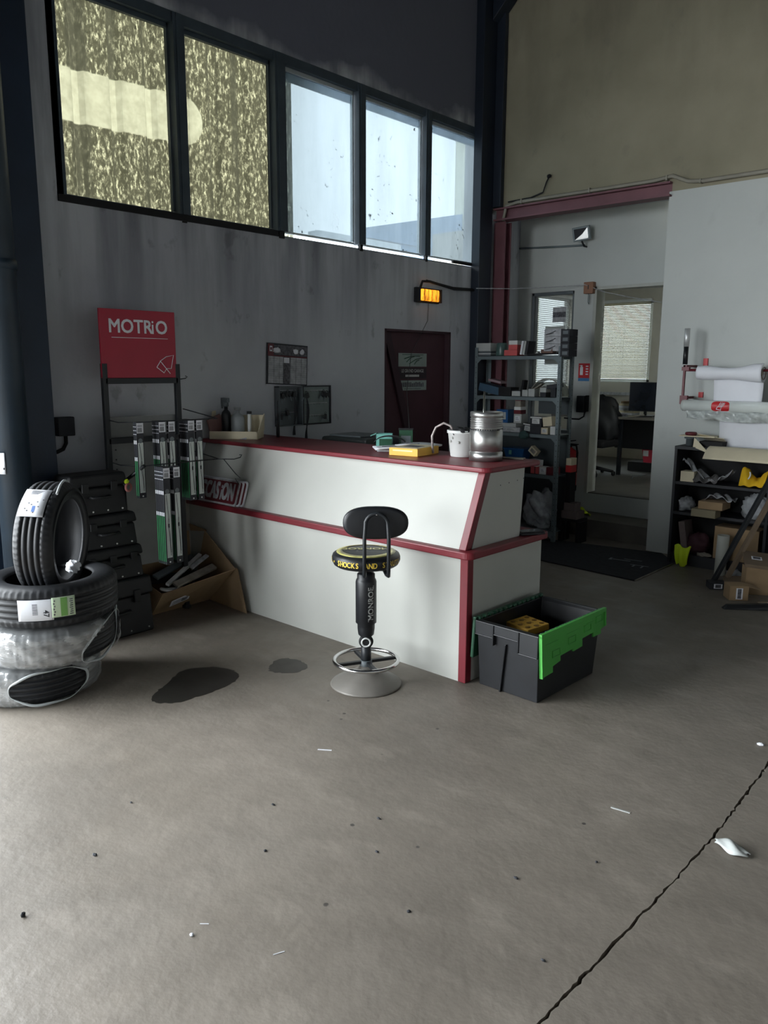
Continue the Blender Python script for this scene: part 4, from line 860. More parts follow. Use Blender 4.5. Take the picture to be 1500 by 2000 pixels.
m = MB(M_cream); m.add([(0.17, -0.10, 0.05), (0.17, 0.10, 0.05), (0.172, 0.10, 0.17), (0.176, -0.10, 0.05), (0.176, 0.10, 0.05), (0.178, 0.10, 0.17)], [(0, 1, 2), (5, 4, 3), (0, 3, 4, 1), (1, 4, 5, 2), (2, 5, 3, 0)]); m.build('folded_flap', by)
def bottle(label, loc, mm, r, h, neck, cap, hc=0.02):
    t_ = thing('bottle', label, 'bottle', loc, 0, 'bottles on the counter end'); m = MB(mm); m.lathe([(0, 0), (r * .9, 0), (r, .006), (r, h * .72), (r * .85, h * .82), (neck, h * .90), (neck, h), (0, h)], 24); m.build('body', t_)
    m = MB(cap); m.cyl((0, 0, h), (0, 0, h + hc), neck * 1.5, n=16); m.build('cap', t_); return t_
M_clearpl = mat('cloudy_plastic', (150, 156, 158), 0.3, var=0.1)
bottle('cloudy white bottle in the middle of the counter tray', (-4.53, 3.43, TZ + .006), M_clearpl, 0.048, 0.19, 0.016, M_clearpl)
bottle('thin clear vial with a black cap in the counter tray', (-4.475, 3.49, TZ + .006), M_whitepl, 0.014, 0.165, 0.012, M_black, 0.018)
sb = bottle('dark spray bottle with a grey trigger head in the counter tray', (-4.61, 3.39, TZ + .006), M_black, 0.034, 0.215, 0.013, M_greypl, 0.03)
m = MB(M_greypl); m.box(-0.045, 0.03, -0.012, 0.012, 0.245, 0.275); m.box(-0.05, -0.04, -0.008, 0.008, 0.20, 0.262); m.build('trigger_head', sb, bevel=0.003)
m = MB(mat('pinkish_card', (128, 96, 92), 0.7)); m.cbox((0.012, 0.13, 0.15), RT((0, 0, 0.075), (18, 0, 10))); tag(m.build('leaflet_pack', None, (-4.625, 3.31, TZ + .004)), 'pinkish brown card pack leaning inside the left end of the counter tray', 'card')
m = MB(M_greylight); m.prism([(-.035, 0), (.035, 0), (.03, .04), (-.03, .04)], 0, 0.09, RT((0, 0, 0), (90, 0, 0))); m2_ = None
tt = MB(M_greylight); quad(tt, (-.04, -.03, 0), (.04, -.03, 0), (.04, 0, .048), (-.04, 0, .048), .002); quad(tt, (.04, .03, 0), (-.04, .03, 0), (-.04, 0, .048), (.04, 0, .048), .002)
tag(tt.build('tent_card', None, (-4.44, 3.40, TZ), radians(30)), 'small folded grey tent card in front of the counter tray', 'card')
an = thing('pointed_stick', 'slim black pointed stick standing upright behind the counter, below the calendar', 'pointed_stick', (-4.39, 3.68, TZ))  # slim pointed stick, exact tool unidentified
m = MB(M_blackmat); m.lathe([(0, 0), (0.011, 0), (0.013, 0.03), (0.012, 0.07), (0.006, 0.10), (0.004, 0.12)], 14); m.build('handle', an); m = MB(M_black); m.cyl((0, 0, 0.11), (0, 0, 0.262), 0.0045, 0.0035, n=10); m.build('shaft', an)
pr = thing('office_printer', 'dark grey low machine standing behind the counter, only its top showing', 'printer', (-4.05, 4.20, 0.78), radians(4))
m = MB(mat('charcoal_plastic', (48, 54, 54), 0.5)); m.box(-0.22, 0.22, -0.21, 0.21, 0, 0.325); m.build('body', pr, bevel=0.02, seg=3); m = MB(M_greypl); m.box(-0.18, 0.12, -0.16, 0.12, 0.326, 0.338); m.build('top_cover', pr, bevel=0.004)
m = MB(M_ink); m.tube([(0.22, -0.1, 0.31), (0.27, -0.02, 0.33), (0.29, 0.06, 0.30), (0.27, 0.12, 0.24)], 0.022, 8); m.build('side_tray', pr)
dk = MB(mat('brown_worktop', (84, 74, 66), 0.6)); dk.box(-4.68, -2.9, 3.92, 4.45, 0.74, 0.78)
for x_, y_ in ((-4.64, 3.97), (-2.96, 3.97), (-4.64, 4.40), (-2.96, 4.40)): dk.box(x_, x_ + .04, y_, y_ + .04, 0, 0.74)
tag(dk.build('side_desk'), 'low brown desk hidden behind the counter, carrying the dark machine', 'desk')
# green box, papers, amber box
gb = thing('open_box', 'teal green open carton at the left of the papers on the counter', 'box', (-3.24, 3.56, TZ), radians(40))
m = MB(M_teal); m.box(-0.05, 0.05, -0.04, 0.04, 0, 0.004); m.box(-0.05, 0.05, -0.04, -0.037, 0, 0.10); m.box(-0.05, 0.05, 0.037, 0.04, 0, 0.10); m.box(-0.05, -0.047, -0.04, 0.04, 0, 0.10); m.box(0.047, 0.05, -0.04, 0.04, 0, 0.10); m.build('carton', gb)
m = MB(M_teal); quad(m, (-.05, -.04, .10), (-.05, .04, .10), (-.085, .035, .085), (-.085, -.035, .085), .002); m.build('flap', gb)
m = MB(M_dkgreen); m.box(-0.03, 0.045, -0.046, -0.0405, 0.0, 0.07); m.build('printed_face', gb)
m = MB(M_dkgreen); m.box(-0.042, 0.042, -0.025, 0.025, 0, 0.12); m.use(M_greypl).box(-0.03, 0.03, -0.0255, -0.025, 0.03, 0.085); m.use(M_black).box(-0.045, 0.045, -0.027, 0.027, 0.12, 0.128); tag(m.build('tin', None, (-3.17, 3.68, TZ), radians(40), bevel=0.003), 'dark green square tin standing behind the teal carton', 'tin')
for i, (x, y, z, rz_, sx_, sy_, mm, lab) in enumerate([(-3.12, 3.58, 0.0, 30, .26, .18, M_greylight, 'lowest grey magazine under the papers on the counter'), (-3.14, 3.54, .013, 50, .25, .16, M_paper, 'glossy white magazine in the middle of the counter papers'), (-3.05, 3.66, .026, 15, .24, .16, M_paper, 'topmost white paper bundle beside the bucket')]):
    m = MB(mm); A_ = lambda u, v: ((u - .5) * sx_, (v - .5) * sy_, 0.006 + 0.008 * sin(u * 3.1) * (1 if i else 0)); m.sheet(A_, 10, 4, 0.010); m.use(M_print); m.box(-.08, .02, -.04, -.03, .0125 + .004 * (i > 0), .0135 + .008 * (i > 0))
    tag(m.build('magazine', None, (x, y, TZ + z + .001), radians(rz_)), lab, 'magazine', 'papers on the counter')
m = MB(M_black); m.sheet(lambda u, v: (0.10 * cos(pi * (0.15 + .75 * u)), (v - .5) * .07, 0.05 * sin(pi * (.1 + .8 * u)) + 0.02), 16, 3, 0.004); tag(m.build('black_strap', None, (-3.11, 3.47, TZ + .028), radians(38)), 'curved black strap lying on the counter papers', 'strap')
ab = thing('amber_box', 'flat amber yellow box at the front edge of the counter top', 'box', (-2.95, 3.50, TZ), radians(10))
m = MB(M_yellow); m.box(-0.095, 0.095, -0.125, 0.125, 0, 0.044); m.build('carton', ab, bevel=0.002); m = MB(M_cream); m.box(-0.085, 0.085, -0.115, 0.115, 0.0445, 0.046); m.use(M_print).box(-0.05, 0.05, -0.05, 0.04, 0.046, 0.0465); m.build('top_label', ab)
m = MB(mat('amber_pale_print', (240, 226, 170), 0.6)); m.text('≈≈≈≈', 0.02, Matrix.Translation((0.03, -0.0605, 0.03)) @ Matrix.Rotation(radians(90), 4, 'X')) if False else m.box(-0.07, 0.06, -0.1258, -0.125, 0.026, 0.034); m.build('side_print', ab)
bu = thing('bucket', 'small grubby white plastic bucket on the counter beside the steel cylinder', 'bucket', (-2.675, 3.60, TZ))
m = MB(M_whitepl); m.lathe([(0, 0.0), (0.064, 0.0), (0.068, 0.004), (0.083, 0.132), (0.089, 0.134), (0.089, 0.150), (0.083, 0.152), (0.080, 0.145), (0.064, 0.008), (0, 0.008)], 40); m.build('body', bu)
m = MB(M_blackmat); m.blob((0, 0, 0.135), (0.072, 0.072, 0.03), 5, 0.35); m.build('dark_contents', bu)
m = MB(mat('grime_smear', (186, 186, 182), 0.7)); 
for a_, z_ in ((-1.9, .09), (-1.7, .11), (-1.2, .085)): m.blob((0.079 * cos(a_), 0.079 * sin(a_), z_), (0.006, 0.006, 0.007), 3, 0.4)
m.build('grime_marks', bu)
m = MB(mat('striped_cable', (150, 140, 138), 0.4, metal=0.3, var=0.6, scale=40)); m.tube([(-0.05 + .0, 0.0, 0.12), (-0.08, -.01, 0.17), (-0.115, -.03, 0.185), (-0.155, -.05, 0.16), (-0.175, -.06, 0.11), (-0.17, -.062, 0.05), (-0.165, -.06, 0.01)], 0.007, 8); tag(m.build('cable', None, (-2.675, 3.60, TZ)), 'arched wrapped cable rising out of the white bucket', 'cable')
cy = thing('steel_cylinder', 'large turned steel cylinder with ring grooves standing on the counter corner', 'cylinder', (-2.475, 3.545, TZ))
r = 0.0895
m = MB(M_steel); prof = [(0, 0), (r + .002, 0), (r + .002, 0.045), (r - .004, 0.048), (r - .004, 0.052), (r, 0.055), (r, 0.165), (r - .004, .168), (r - .004, .172)]
for k in range(5): prof += [(r - .001, .176 + k * .0115), (r - .001, .183 + k * .0115), (r - .006, .184 + k * .0115), (r - .006, .187 + k * .0115)]
prof += [(r, .238), (r, .262), (r - .006, .264), (r - .010, .262), (r - .012, .05), (0, .05)]
m.lathe(prof, 64); m.build('body', cy)
m = MB(M_ink)
for k in range(16): a_ = radians(-140 + k * 9); m.cyl(((r - .003) * cos(a_), (r - .003) * sin(a_), .169), ((r + .0012) * cos(a_), (r + .0012) * sin(a_), .169), 0.003, n=8)
m.build('oil_holes', cy)
m = MB(M_chrome); m.cyl((-0.012, -0.01, 0.05), (-0.02, 0.0, 0.372), 0.005, n=12); tag(m.build('steel_rod', None, (-2.475, 3.545, TZ)), 'thin bright rod standing up inside the steel cylinder', 'rod')
m = MB(M_greydirt); m.cbox((0.13, 0.05, 0.006), RT((0, 0, 0.004), (0, 0, 20))); tag(m.build('loose_strip', None, (-2.40, 3.70, TZ)), 'pale strip lying behind the steel cylinder', 'strip')
ph = thing('mobile_phone', 'black glossy mobile phone lying on the lower red ledge behind the counter end', 'phone', (-2.262, 3.69, 0.70), radians(60))
m = MB(mat('phone_glass', (30, 32, 36), 0.08)); m.box(-0.07, 0.07, -0.035, 0.035, 0.012, 0.02); m.build('screen', ph, bevel=0.002); m = MB(M_black); m.box(-0.073, 0.073, -0.038, 0.038, 0, 0.012); m.build('case', ph, bevel=0.004)

# ================================================================== ON THE SIDE WALL
cal = thing('wall_calendar', 'tilted wall planner calendar with a dark photo header above the key cabinet', 'calendar', (XL + 0.004, 4.04, 1.625))
CM = Matrix(((0, 0, 1, 0), (1, 0, 0, 0), (0, 1, 0, 0), (0, 0, 0, 1))) @ Matrix.Rotation(radians(-2.5), 4, 'Z')
m = MB(M_ink); m.box(-0.205, 0.205, -0.155, 0.152, 0, 0.006, CM); m.build('backing', cal, bevel=0.001)
m = MB(M_greylight); m.box(-0.192, 0.195, -0.147, 0.055, 0.006, 0.008, CM); m.build('month_sheet', cal)
m = MB(M_ink)
for k in range(7): m.box(-0.192 + k * .055, -0.1905 + k * .055, -0.147, 0.055, 0.008, 0.0086, CM)
for k in range(12): m.box(-0.192, 0.195, 0.055 - k * .0165, 0.0543 - k * .0165, 0.008, 0.0084, CM)
m.use(M_print).box(-0.045, 0.025, -0.147, 0.055, 0.008, 0.009, CM); m.use(M_paper).box(-0.04, 0.015, 0.01, 0.05, 0.009, 0.0095, CM); m.build('grid_print', cal)
m = MB(M_print); m.box(-0.135, 0.198, 0.068, 0.142, 0.006, 0.008, CM); m.use(M_paper)
for k, (x_, w__) in enumerate(((-0.11, .07), (0.08, .05), (0.145, .04))): m.blob(tuple(CM @ Vector((x_, 0.10, 0.009))), (0.002, w__ / 2, 0.018), k, 0.3)
m.use(M_darkred).box(-0.196, -0.140, 0.062, 0.146, 0.006, 0.0085, CM); m.use(M_paper).box(-0.180, -0.155, 0.09, 0.13, 0.0085, 0.0092, CM); m.use(M_darkred).box(-0.175, -0.160, 0.10, 0.12, 0.0092, 0.0098, CM); m.use(M_darkred).box(-0.196, 0.198, 0.056, 0.064, 0.0085, 0.009, CM); m.build('photo_header', cal)
kc = thing('key_cabinet', 'open grey key cabinet with its door swung right, hung on the side wall', 'key cabinet', (XL, 4.0, 1.155))
m = MB(M_greypl); m.box(0, 0.006, -0.09, 0.15, 0, 0.305); m.box(0, 0.06, -0.09, -0.082, 0, 0.305); m.box(0, 0.06, 0.142, 0.15, 0, 0.305); m.box(0, 0.06, -0.09, 0.15, 0.297, 0.305); m.box(0, 0.06, -0.09, 0.15, 0, 0.008); m.build('cabinet_shell', kc, bevel=0.002)
m = MB(mat('cabinet_door_grey', (120, 132, 130), 0.5)); m.box(0.03, 0.036, 0.160, 0.46, 0.0, 0.305); m.build('door', kc, bevel=0.002); m = MB(M_ink)
for q in ((0.156, 0.168), (0.452, 0.464)): m.box(0.028, 0.05, q[0], q[1], 0, 0.307)
for q in ((0, 0.010), (0.297, 0.307)): m.box(0.028, 0.05, 0.16, 0.46, q[0], q[1])
m.build('door_rim', kc, bevel=0.002)
m = MB(M_greylight)
for z_ in (0.06, 0.155, 0.255):
    m.box(0.036, 0.039, 0.19, 0.43, z_ + .012, z_ + .017)
    for k in range(9): m.tube([(0.038, 0.20 + k * .027, z_ + .012), (0.05, 0.20 + k * .027, z_ + .003), (0.052, 0.20 + k * .027, z_ + .010)], 0.0015, 4)
for z_ in (0.10, 0.27): m.box(0.006, 0.010, -0.06, 0.12, z_, z_ + .005)
m.build('hook_rails', kc)
def keyset(y, z, x, k, lab, long=0.0):
    t_ = thing('key_bunch', lab, 'keys', (XL + x, y, z), 0, 'keys on the key cabinet'); m = MB(M_ink)
    m.torus(0.010, 0.0015, frame((0, 0, -.008), (1, 0, 0), (1, .2, .1)), 14, 6); m.build('ring', t_)
    r_ = random.Random(k); m = MB(M_black)
    for q in range(3): a_ = r_.uniform(-.5, .5); A_ = Matrix.Rotation(a_, 4, 'X'); m.box(-.004 + q * .006, .001 + q * .006, -.013, .013, -.055, -.015, A_)
    m.build('key_heads', t_, bevel=0.003)
    m = MB(M_greysteel)
    for q in range(2): A_ = Matrix.Rotation(r_.uniform(-.6, .6), 4, 'X'); m.box(-.001 + q * .005, .001 + q * .005, -.004, .004, -.09, -.055, A_)
    m.build('key_blades', t_)
    if long: m = MB(M_ink); m.sheet(lambda u, v: (0.004 + .012 * sin(u * 5), (v - .5) * .022 * (0.35 + abs(sin(u * 4.5))), -.05 - u * long), 16, 2, 0.002); m.build('lanyard', t_)
keyset(3.955, 1.42, 0.03, 1, 'dark keys at the upper left of the open key cabinet'); keyset(4.02, 1.43, 0.03, 2, 'dark blue tagged keys at the middle of the open key cabinet'); keyset(4.085, 1.43, 0.03, 3, 'keys with a long thin dark lanyard hanging below the cabinet', 0.30)
keyset(3.95, 1.26, 0.03, 4, 'keys at the lower left of the open key cabinet'); keyset(4.00, 1.29, 0.03, 5, 'keys on the lower rail of the open key cabinet'); keyset(4.185, 1.42, 0.06, 6, 'keys with a wide black lanyard hanging from the cabinet door', 0.33)
keyset(4.37, 1.43, 0.06, 7, 'bulky black keys at the upper right of the cabinet door'); keyset(4.405, 1.42, 0.06, 8, 'rightmost black keys at the top of the cabinet door'); keyset(4.39, 1.25, 0.06, 9, 'keys at the lower right corner of the cabinet door')
# beacon
bc = thing('beacon_light', 'lit orange warning light in a rectangular black frame on the side wall', 'warning light', (XL, 5.71, 2.25))
m = MB(M_blackmat); m.box(0, 0.035, -0.165, 0.165, -0.065, 0.065); m.build('housing', bc, bevel=0.006)
tl = NT('orange_lens'); em = (1.0, 0.33, 0.02, 1); st_ = tl.ramp(tl.noise(13, 4, (1, 1.6, 0.4), 0.7), [(0.40, BW(0.12)), (0.52, BW(1.0))])
tl.b.inputs['Base Color'].default_value = lin((200, 90, 10)); tl.b.inputs['Emission Color'].default_value = em; tl.link(tl.math('MULTIPLY', st_, 1.7), tl.b.inputs['Emission Strength']); tl.b.inputs['Roughness'].default_value = 0.25
m = MB(tl.m); m.box(0.036, 0.062, -0.120, 0.135, -0.050, 0.052); m.build('orange_lens', bc, bevel=0.012, seg=3)
m = MB(M_blackmat)
for k in range(4): m.box(0.062, 0.065, -0.09 + k * .06, -0.087 + k * .06, -0.05, 0.052)
for y_ in (-0.155, 0.15): m.box(0.035, 0.07, y_ - .006, y_ + .006, -0.06, 0.06)
m.build('guard_bars', bc)
m = MB(M_blackmat); m.tube([(-4.67, 5.60, 2.31), (-4.67, 5.63, 2.37), (-4.66, 5.72, 2.375), (-4.67, 6.1, 2.335), (-4.66, 6.45, 2.35)], 0.011, 6); m.tube([(-4.68, 5.7, 2.385), (-4.68, 6.1, 2.35), (-4.68, 6.42, 2.36)], 0.007, 6); tag(m.build('beacon_cable'), 'thick black cable running right from the orange light to the corner column', 'cable')
m = MB(M_greylight); m.tube([(-4.62, 6.38, 2.36), (-4.45, 6.7, 2.37), (-4.2, 7.0, 2.39), (-3.9, 7.19, 2.41), (-3.7, 7.21, 2.33), (-3.45, 7.22, 2.27), (-3.1, 7.22, 2.20)], 0.004, 6); tag(m.build('white_cable'), 'thin pale cable crossing the recess past the brown wall box', 'cable')
m = MB(M_blackmat); m.tube([(-4.60, 5.68, 2.19), (-4.30, 5.45, 1.86), (-3.7, 4.75, 1.46), (-3.2, 3.75, 1.245)], 0.0025, 6) if False else m.tube([(-4.62, 5.66, 2.19), (-4.58, 5.60, 2.02), (-4.30, 5.05, 1.72), (-3.70, 4.30, 1.44), (-3.09, 3.62, 1.23)], 0.0022, 6); tag(m.build('pull_cord'), 'thin dark cord hanging from the orange light down to the counter', 'cord')
# wall box left by the column
wbx = thing('socket_box', 'small dark junction box with a bent conduit beside the navy left column', 'junction box', (XL, 2.235, 1.24))
m = MB(M_ink); m.box(0, 0.06, -0.055, 0.05, -0.055, 0.06); m.build('box', wbx, bevel=0.006); m = MB(M_blackmat); m.tube([(0.03, 0.0, -0.05), (0.03, 0.0, -0.10), (0.03, -0.02, -0.135), (0.03, -0.06, -0.15), (0.03, -0.11, -0.15)], 0.012, 8); m.build('conduit', wbx)

# ================================================================== ON THE BACK WALL AND RECESS
m = MB(mat('conduit_beige', (140, 136, 124), 0.6)); m.tube([(-4.50, YB - .03, 3.00), (-4.47, YB - .03, 3.13), (-4.35, YB - .03, 3.15), (-3.0, YB - .03, 3.145), (-2.85, YB - .03, 3.16), (-2.72, YB - .03, 3.10), (-2.6, YB - .03, 3.085), (2.0, YB - .03, 3.085)], 0.016, 8)
cdt = m; 
for x_ in (-4.3, -3.6, -2.9, -2.62, -1.6): m.box(x_, x_ + .012, YB - .05, YB, 3.07 if x_ > -2.8 else 3.13, 3.10 if x_ > -2.8 else 3.17)
tag(m.build('wall_conduit'), 'pale conduit running along the red beam and the top of the white wall', 'conduit')
m = MB(M_blackmat); m.tube([(-4.45, YB - .03, 3.165), (-4.2, YB - .03, 3.17), (-4.07, YB - .03, 3.20), (-4.04, YB - .03, 3.28), (-4.02, YB - .02, 3.33)], 0.007, 6); m.blob((-4.02, YB - .02, 3.335), (0.02, 0.012, 0.015), 2, 0.3); tag(m.build('cable_stub'), 'short black cable stub curling up the beige wall above the red beam', 'cable')
fd = thing('flood_light', 'small square floodlight on the white recess wall under the red beam', 'floodlight', (-3.935, YR, 2.865))
A_ = RT((0, -0.11, 0.02), (12, -6, 14))
m = MB(M_greysteel); m.cbox((0.165, 0.05, 0.13), A_); m.build('housing', fd, bevel=0.004); m = MB(mat('lamp_reflector', (190, 194, 196), 0.2, metal=0.6)); m.cbox((0.13, 0.004, 0.098), A_ @ Matrix.Translation((0, -0.027, 0))); m.use(M_ink)
m.add([A_ @ Vector(q) for q in ((-.065, -.0295, -.049), (-.065, -.0295, .049), (.065, -.0295, .049), (.01, -.0295, -.005))], [(0, 1, 3), (1, 2, 3)]); m.build('glass', fd)
m = MB(M_blacksteel); m.tube([(0.0, 0, -0.09), (0.0, -0.05, -0.09), (0.0, -0.1, -0.05)], 0.009, 6); m.build('bracket', fd)
m = MB(M_greysteel); m.tube([(-4.72, YR - .012, 2.83), (-4.2, YR - .012, 2.80), (-3.95, YR - .012, 2.79)], 0.010, 6); tag(m.build('lamp_conduit'), 'thin grey conduit running left from the floodlight', 'conduit')
sr = thing('siren_box', 'small brown square box on the white pillar above the doorway', 'alarm box', (-3.865, YR, 2.375))
m = MB(M_brown); m.box(-0.05, 0.05, -0.06, 0, -0.05, 0.06); m.build('housing', sr, bevel=0.004); m = MB(M_ink); m.box(-.004, .004, -.062, -.06, -.01, .03); m.build('slot', sr); m = MB(M_greypl); m.tube([(-.01, -.03, -.05), (-.012, -.03, -.13), (-.002, -.03, -.15), (.004, -.03, -.06)], 0.003, 5); m.build('wire_loop', sr)
fs_ = thing('fire_sign', 'red fire extinguisher sign with a blue strip on the white pillar', 'sign', (-3.895, YR - .003, 1.57))
m = MB(mat('sign_fire_red', (186, 36, 44), 0.5)); m.box(-0.062, 0.062, -.002, 0, -0.06, 0.085); m.build('red_plate', fs_); m = MB(M_paper); m.box(-.045, -.012, -.003, -.002, -.03, .05); m.box(-.038, -.020, -.003, -.002, .05, .068); m.box(-.05, -.03, -.003, -.002, .06, .066)
for k in range(4): m.box(.018, .045, -.003, -.002, .05 - k * .026, .062 - k * .026)
m.build('pictogram', fs_); m = MB(mat('sign_blue', (60, 120, 170), 0.5)); m.box(-0.062, 0.062, -.002, 0, -0.09, -0.06); m.build('blue_strip', fs_)
tp = thing('wall_phone', 'black wall phone box with a curved black cable on the white pillar', 'phone', (-3.88, YR, 1.25))
m = MB(M_black); m.box(-0.055, 0.03, -0.06, 0, -0.08, 0.085); m.build('housing', tp, bevel=0.006); m = MB(M_blackmat); m.box(0.034, 0.06, -0.05, 0, -0.07, 0.09); m.build('side_unit', tp, bevel=0.004); m = MB(M_blackmat); m.tube([(0.03, -.03, -.07), (0.02, -.03, -.12), (-.03, -.03, -.15), (-.10, -.03, -.15), (-.2, -.03, -.145)], 0.008, 6); m.build('cable', tp)
for lab, x0, x1, z0, z1, mm in (('small grey notice with a dark band on the inner window glass', -4.305, -4.155, 2.07, 2.22, M_greylight), ('large grey sheet taped on the inner window glass behind the white cartons', -4.385, -4.16, 1.76, 2.03, mat('grey_sheet', (176, 182, 178), 0.8)), ('small grey sheet on the inner window glass under the shelf top', -4.38, -4.17, 1.645, 1.725, mat('grey_sheet', (176, 182, 178)))):
    m = MB(mm); m.box(x0, x1, YR + .042, YR + .046, z0, z1)
    if 'band' in lab: m.use(M_print).box(x0, x1, YR + .041, YR + .042, z0 + .05, z0 + .10)
    tag(m.build('notice_sheet'), lab, 'paper', 'sheets on the inner window')
# fire extinguisher
fx = thing('fire_extinguisher', 'dark red fire extinguisher hanging on the wall right of the shelf unit', 'fire extinguisher', (-3.965, YR - 0.085, 0.37))
m = MB(mat('extinguisher_red', (176, 30, 38), 0.35)); m.lathe([(0, 0.03), (.07, .03), (.076, .045), (.076, .37), (.066, .41), (.03, .435), (.018, .45), (0, .45)], 32); m.build('cylinder', fx); m = MB(M_blackmat); m.lathe([(0, 0), (.074, 0), (.08, .01), (.08, .06), (.0, .06)], 32); m.build('foot', fx)
m = MB(M_blackmat); m.cyl((0, 0, .44), (0, 0, .48), .02, n=12); m.box(-.02, .13, -.012, .012, .50, .51, Matrix.Rotation(radians(-8), 4, 'Y')); m.box(-.02, .09, -.012, .012, .475, .485); m.build('handle', fx); m = MB(M_blackmat); m.tube([(.02, 0, .47), (.08, -.02, .47), (.10, -.03, .40), (.095, -.03, .2)], .010, 8); m.build('hose', fx)
m = MB(M_whitepl); m.lathe([(.0775, .14), (.0775, .25)], 10, a0=radians(-75), a1=radians(-20)); m.build('label', fx)
m = MB(M_paper); m.sheet(lambda u, v: (-4.38 + 0.093 * cos(radians(-85 + 38 * u)), 1.79 + 0.093 * sin(radians(-85 + 38 * u)), 1.03 + v * 0.115), 8, 2); m.use(M_ink)
m.blob((-4.38 + .094 * cos(radians(-52)), 1.79 + .094 * sin(radians(-52)), 1.06), (.004, .004, .006), amp=0)
tag(m.build('notice_label'), 'white label stuck on the slate blue pipe at the left edge', 'label')

# ================================================================== STEEL SHELF UNIT with parts boxes
SX0, SX1, SY0, SY1 = -4.585, -3.635, 6.34, 6.57
su = thing('shelf_unit', 'grey slotted steel shelf unit crammed with parts boxes in the back left corner', 'shelf unit', ((SX0 + SX1) / 2, (SY0 + SY1) / 2, 0))
hx, hy = (SX1 - SX0) / 2, (SY1 - SY0) / 2
for sx_ in (-1, 1):
    for sy_ in (-1, 1):
        m = MB(M_greysteel); x_, y_ = sx_ * hx, sy_ * hy
        m.box(min(x_, x_ - sx_ * .035), max(x_, x_ - sx_ * .035), min(y_, y_ - sy_ * .002), max(y_, y_ - sy_ * .002), 0, 1.80); m.box(min(x_, x_ - sx_ * .002), max(x_, x_ - sx_ * .002), min(y_, y_ - sy_ * .035), max(y_, y_ - sy_ * .035), 0, 1.80)
        m.use(M_ink)
        for k in range(34):
            z_ = .06 + k * .05; m.cyl((x_ - sx_ * .018, y_ - .0015, z_), (x_ - sx_ * .018, y_ + .0015, z_), .004, n=8); m.cyl((x_ - .0015, y_ - sy_ * .018, z_), (x_ + .0015, y_ - sy_ * .018, z_), .004, n=8)
        m.build('upright', su)
DECK = (0.105, 0.63, 1.005, 1.345, 1.72)
for z in DECK:
    m = MB(M_greysteel); m.box(-hx + .003, hx - .003, -hy + .003, hy - .003, z - .004, z); m.box(-hx + .003, hx - .003, -hy + .003, -hy + .006, z - .035, z); m.box(-hx + .003, hx - .003, hy - .006, hy - .003, z - .035, z)
    for sx_ in (-1, 1): m.prism([(sx_ * (hx - .003), -.035), (sx_ * (hx - .075), -.035), (sx_ * (hx - .003), -.10)], 0, .002, Matrix(((1, 0, 0, 0), (0, 0, 1, -hy - .001), (0, 1, 0, z), (0, 0, 0, 1))))
    m.build('shelf', su)
m = MB(mat('shelf_back_grey', (66, 74, 78), 0.6)); m.box(-hx, hx, hy, hy + .002, .105, 1.0); m.box(hx * .25, hx * .98, hy, hy + .002, 1.18, 1.345); m.build('back_sheet', su)
def carton(label, x, z, w_, h_, d_=.12, rz_=0, mm=None, band=None, lab=None, tilt=0, y=None, nm='carton', grp='cartons on the steel shelf unit'):
    t_ = thing(nm, label, 'box', (x, (SY0 + d_ / 2 + .015) if y is None else y, z), radians(rz_), grp)
    A_ = Matrix.Rotation(radians(tilt), 4, 'Y'); m = MB(mm or M_whitepl); m.box(-w_ / 2, w_ / 2, -d_ / 2, d_ / 2, 0, h_, A_); m.build('carton_body', t_, bevel=.0015)
    if band: m = MB(band[0]); m.box(-w_ / 2 - .0006, w_ / 2 + .0006, -d_ / 2 - .0006, d_ / 2 + .0006, h_ * band[1], h_ * band[2], A_); m.build('colour_band', t_)
    if lab:
        m = MB(lab); m.box(-w_ * .32, w_ * .34, -d_ / 2 - .002, -d_ / 2 - .0008, h_ * .25, h_ * .8, A_); m.use(M_print)
        for k in range(3): m.box(-w_ * .24, w_ * (.2 - .06 * k), -d_ / 2 - .003, -d_ / 2 - .002, h_ * (.36 + .13 * k), h_ * (.40 + .13 * k), A_)
        m.build('label', t_)
    return t_
M_salmon = mat('salmon_card', (196, 84, 84), 0.6); M_greywhite = mat('greyish_card', (176, 180, 178), 0.6)
# top deck
z = 1.7205
carton('pale grey flat box at the left end of the top shelf', -4.50, z + .045, .17, .075, .18, 0, M_greywhite); carton('dark flat tray under the pale box at the left end of the top shelf', -4.50, z, .18, .043, .2, 0, M_greypl, (M_whitepl, .4, .55))
m = MB(mat('smoky_green_plastic', (70, 96, 92), 0.3)); m.lathe([(0, 0), (.052, 0), (.055, .01), (.052, .10), (.046, .12), (.0, .12)], 24); tag(m.build('plastic_jar', None, (-4.33, SY0 + .08, z)), 'dull green plastic jar on the top shelf left of the red and white cartons', 'jar')
carton('low salmon red carton on the top shelf', -4.19, z, .14, .052, .13, 3, M_salmon); carton('white over red carton standing on the low red carton', -4.165, z + .053, .09, .085, .10, 4, M_whitepl, (M_salmon, .0, .55))
for k in range(3):
    m = MB([M_paper, M_greywhite, M_ink][k]); m.cbox((.022, .12, .125), RT((0, 0, .070), (0, 9, 0))); tag(m.build('booklet', None, (-4.075 + k * .028, SY0 + .09, z)), ['white upright booklet, left one leaning on the top shelf', 'grey upright booklet, middle one leaning on the top shelf', 'black upright booklet, right one leaning on the top shelf'][k], 'booklet', 'booklets leaning on the top shelf')
m = MB(M_blackmat); m.cbox((.30, .03, .016), RT((0, 0, .012), (0, -2, 4))); tag(m.build('black_bar', None, (-3.86, SY0 + .05, z)), 'black flat part lying at the front of the top shelf', 'part')
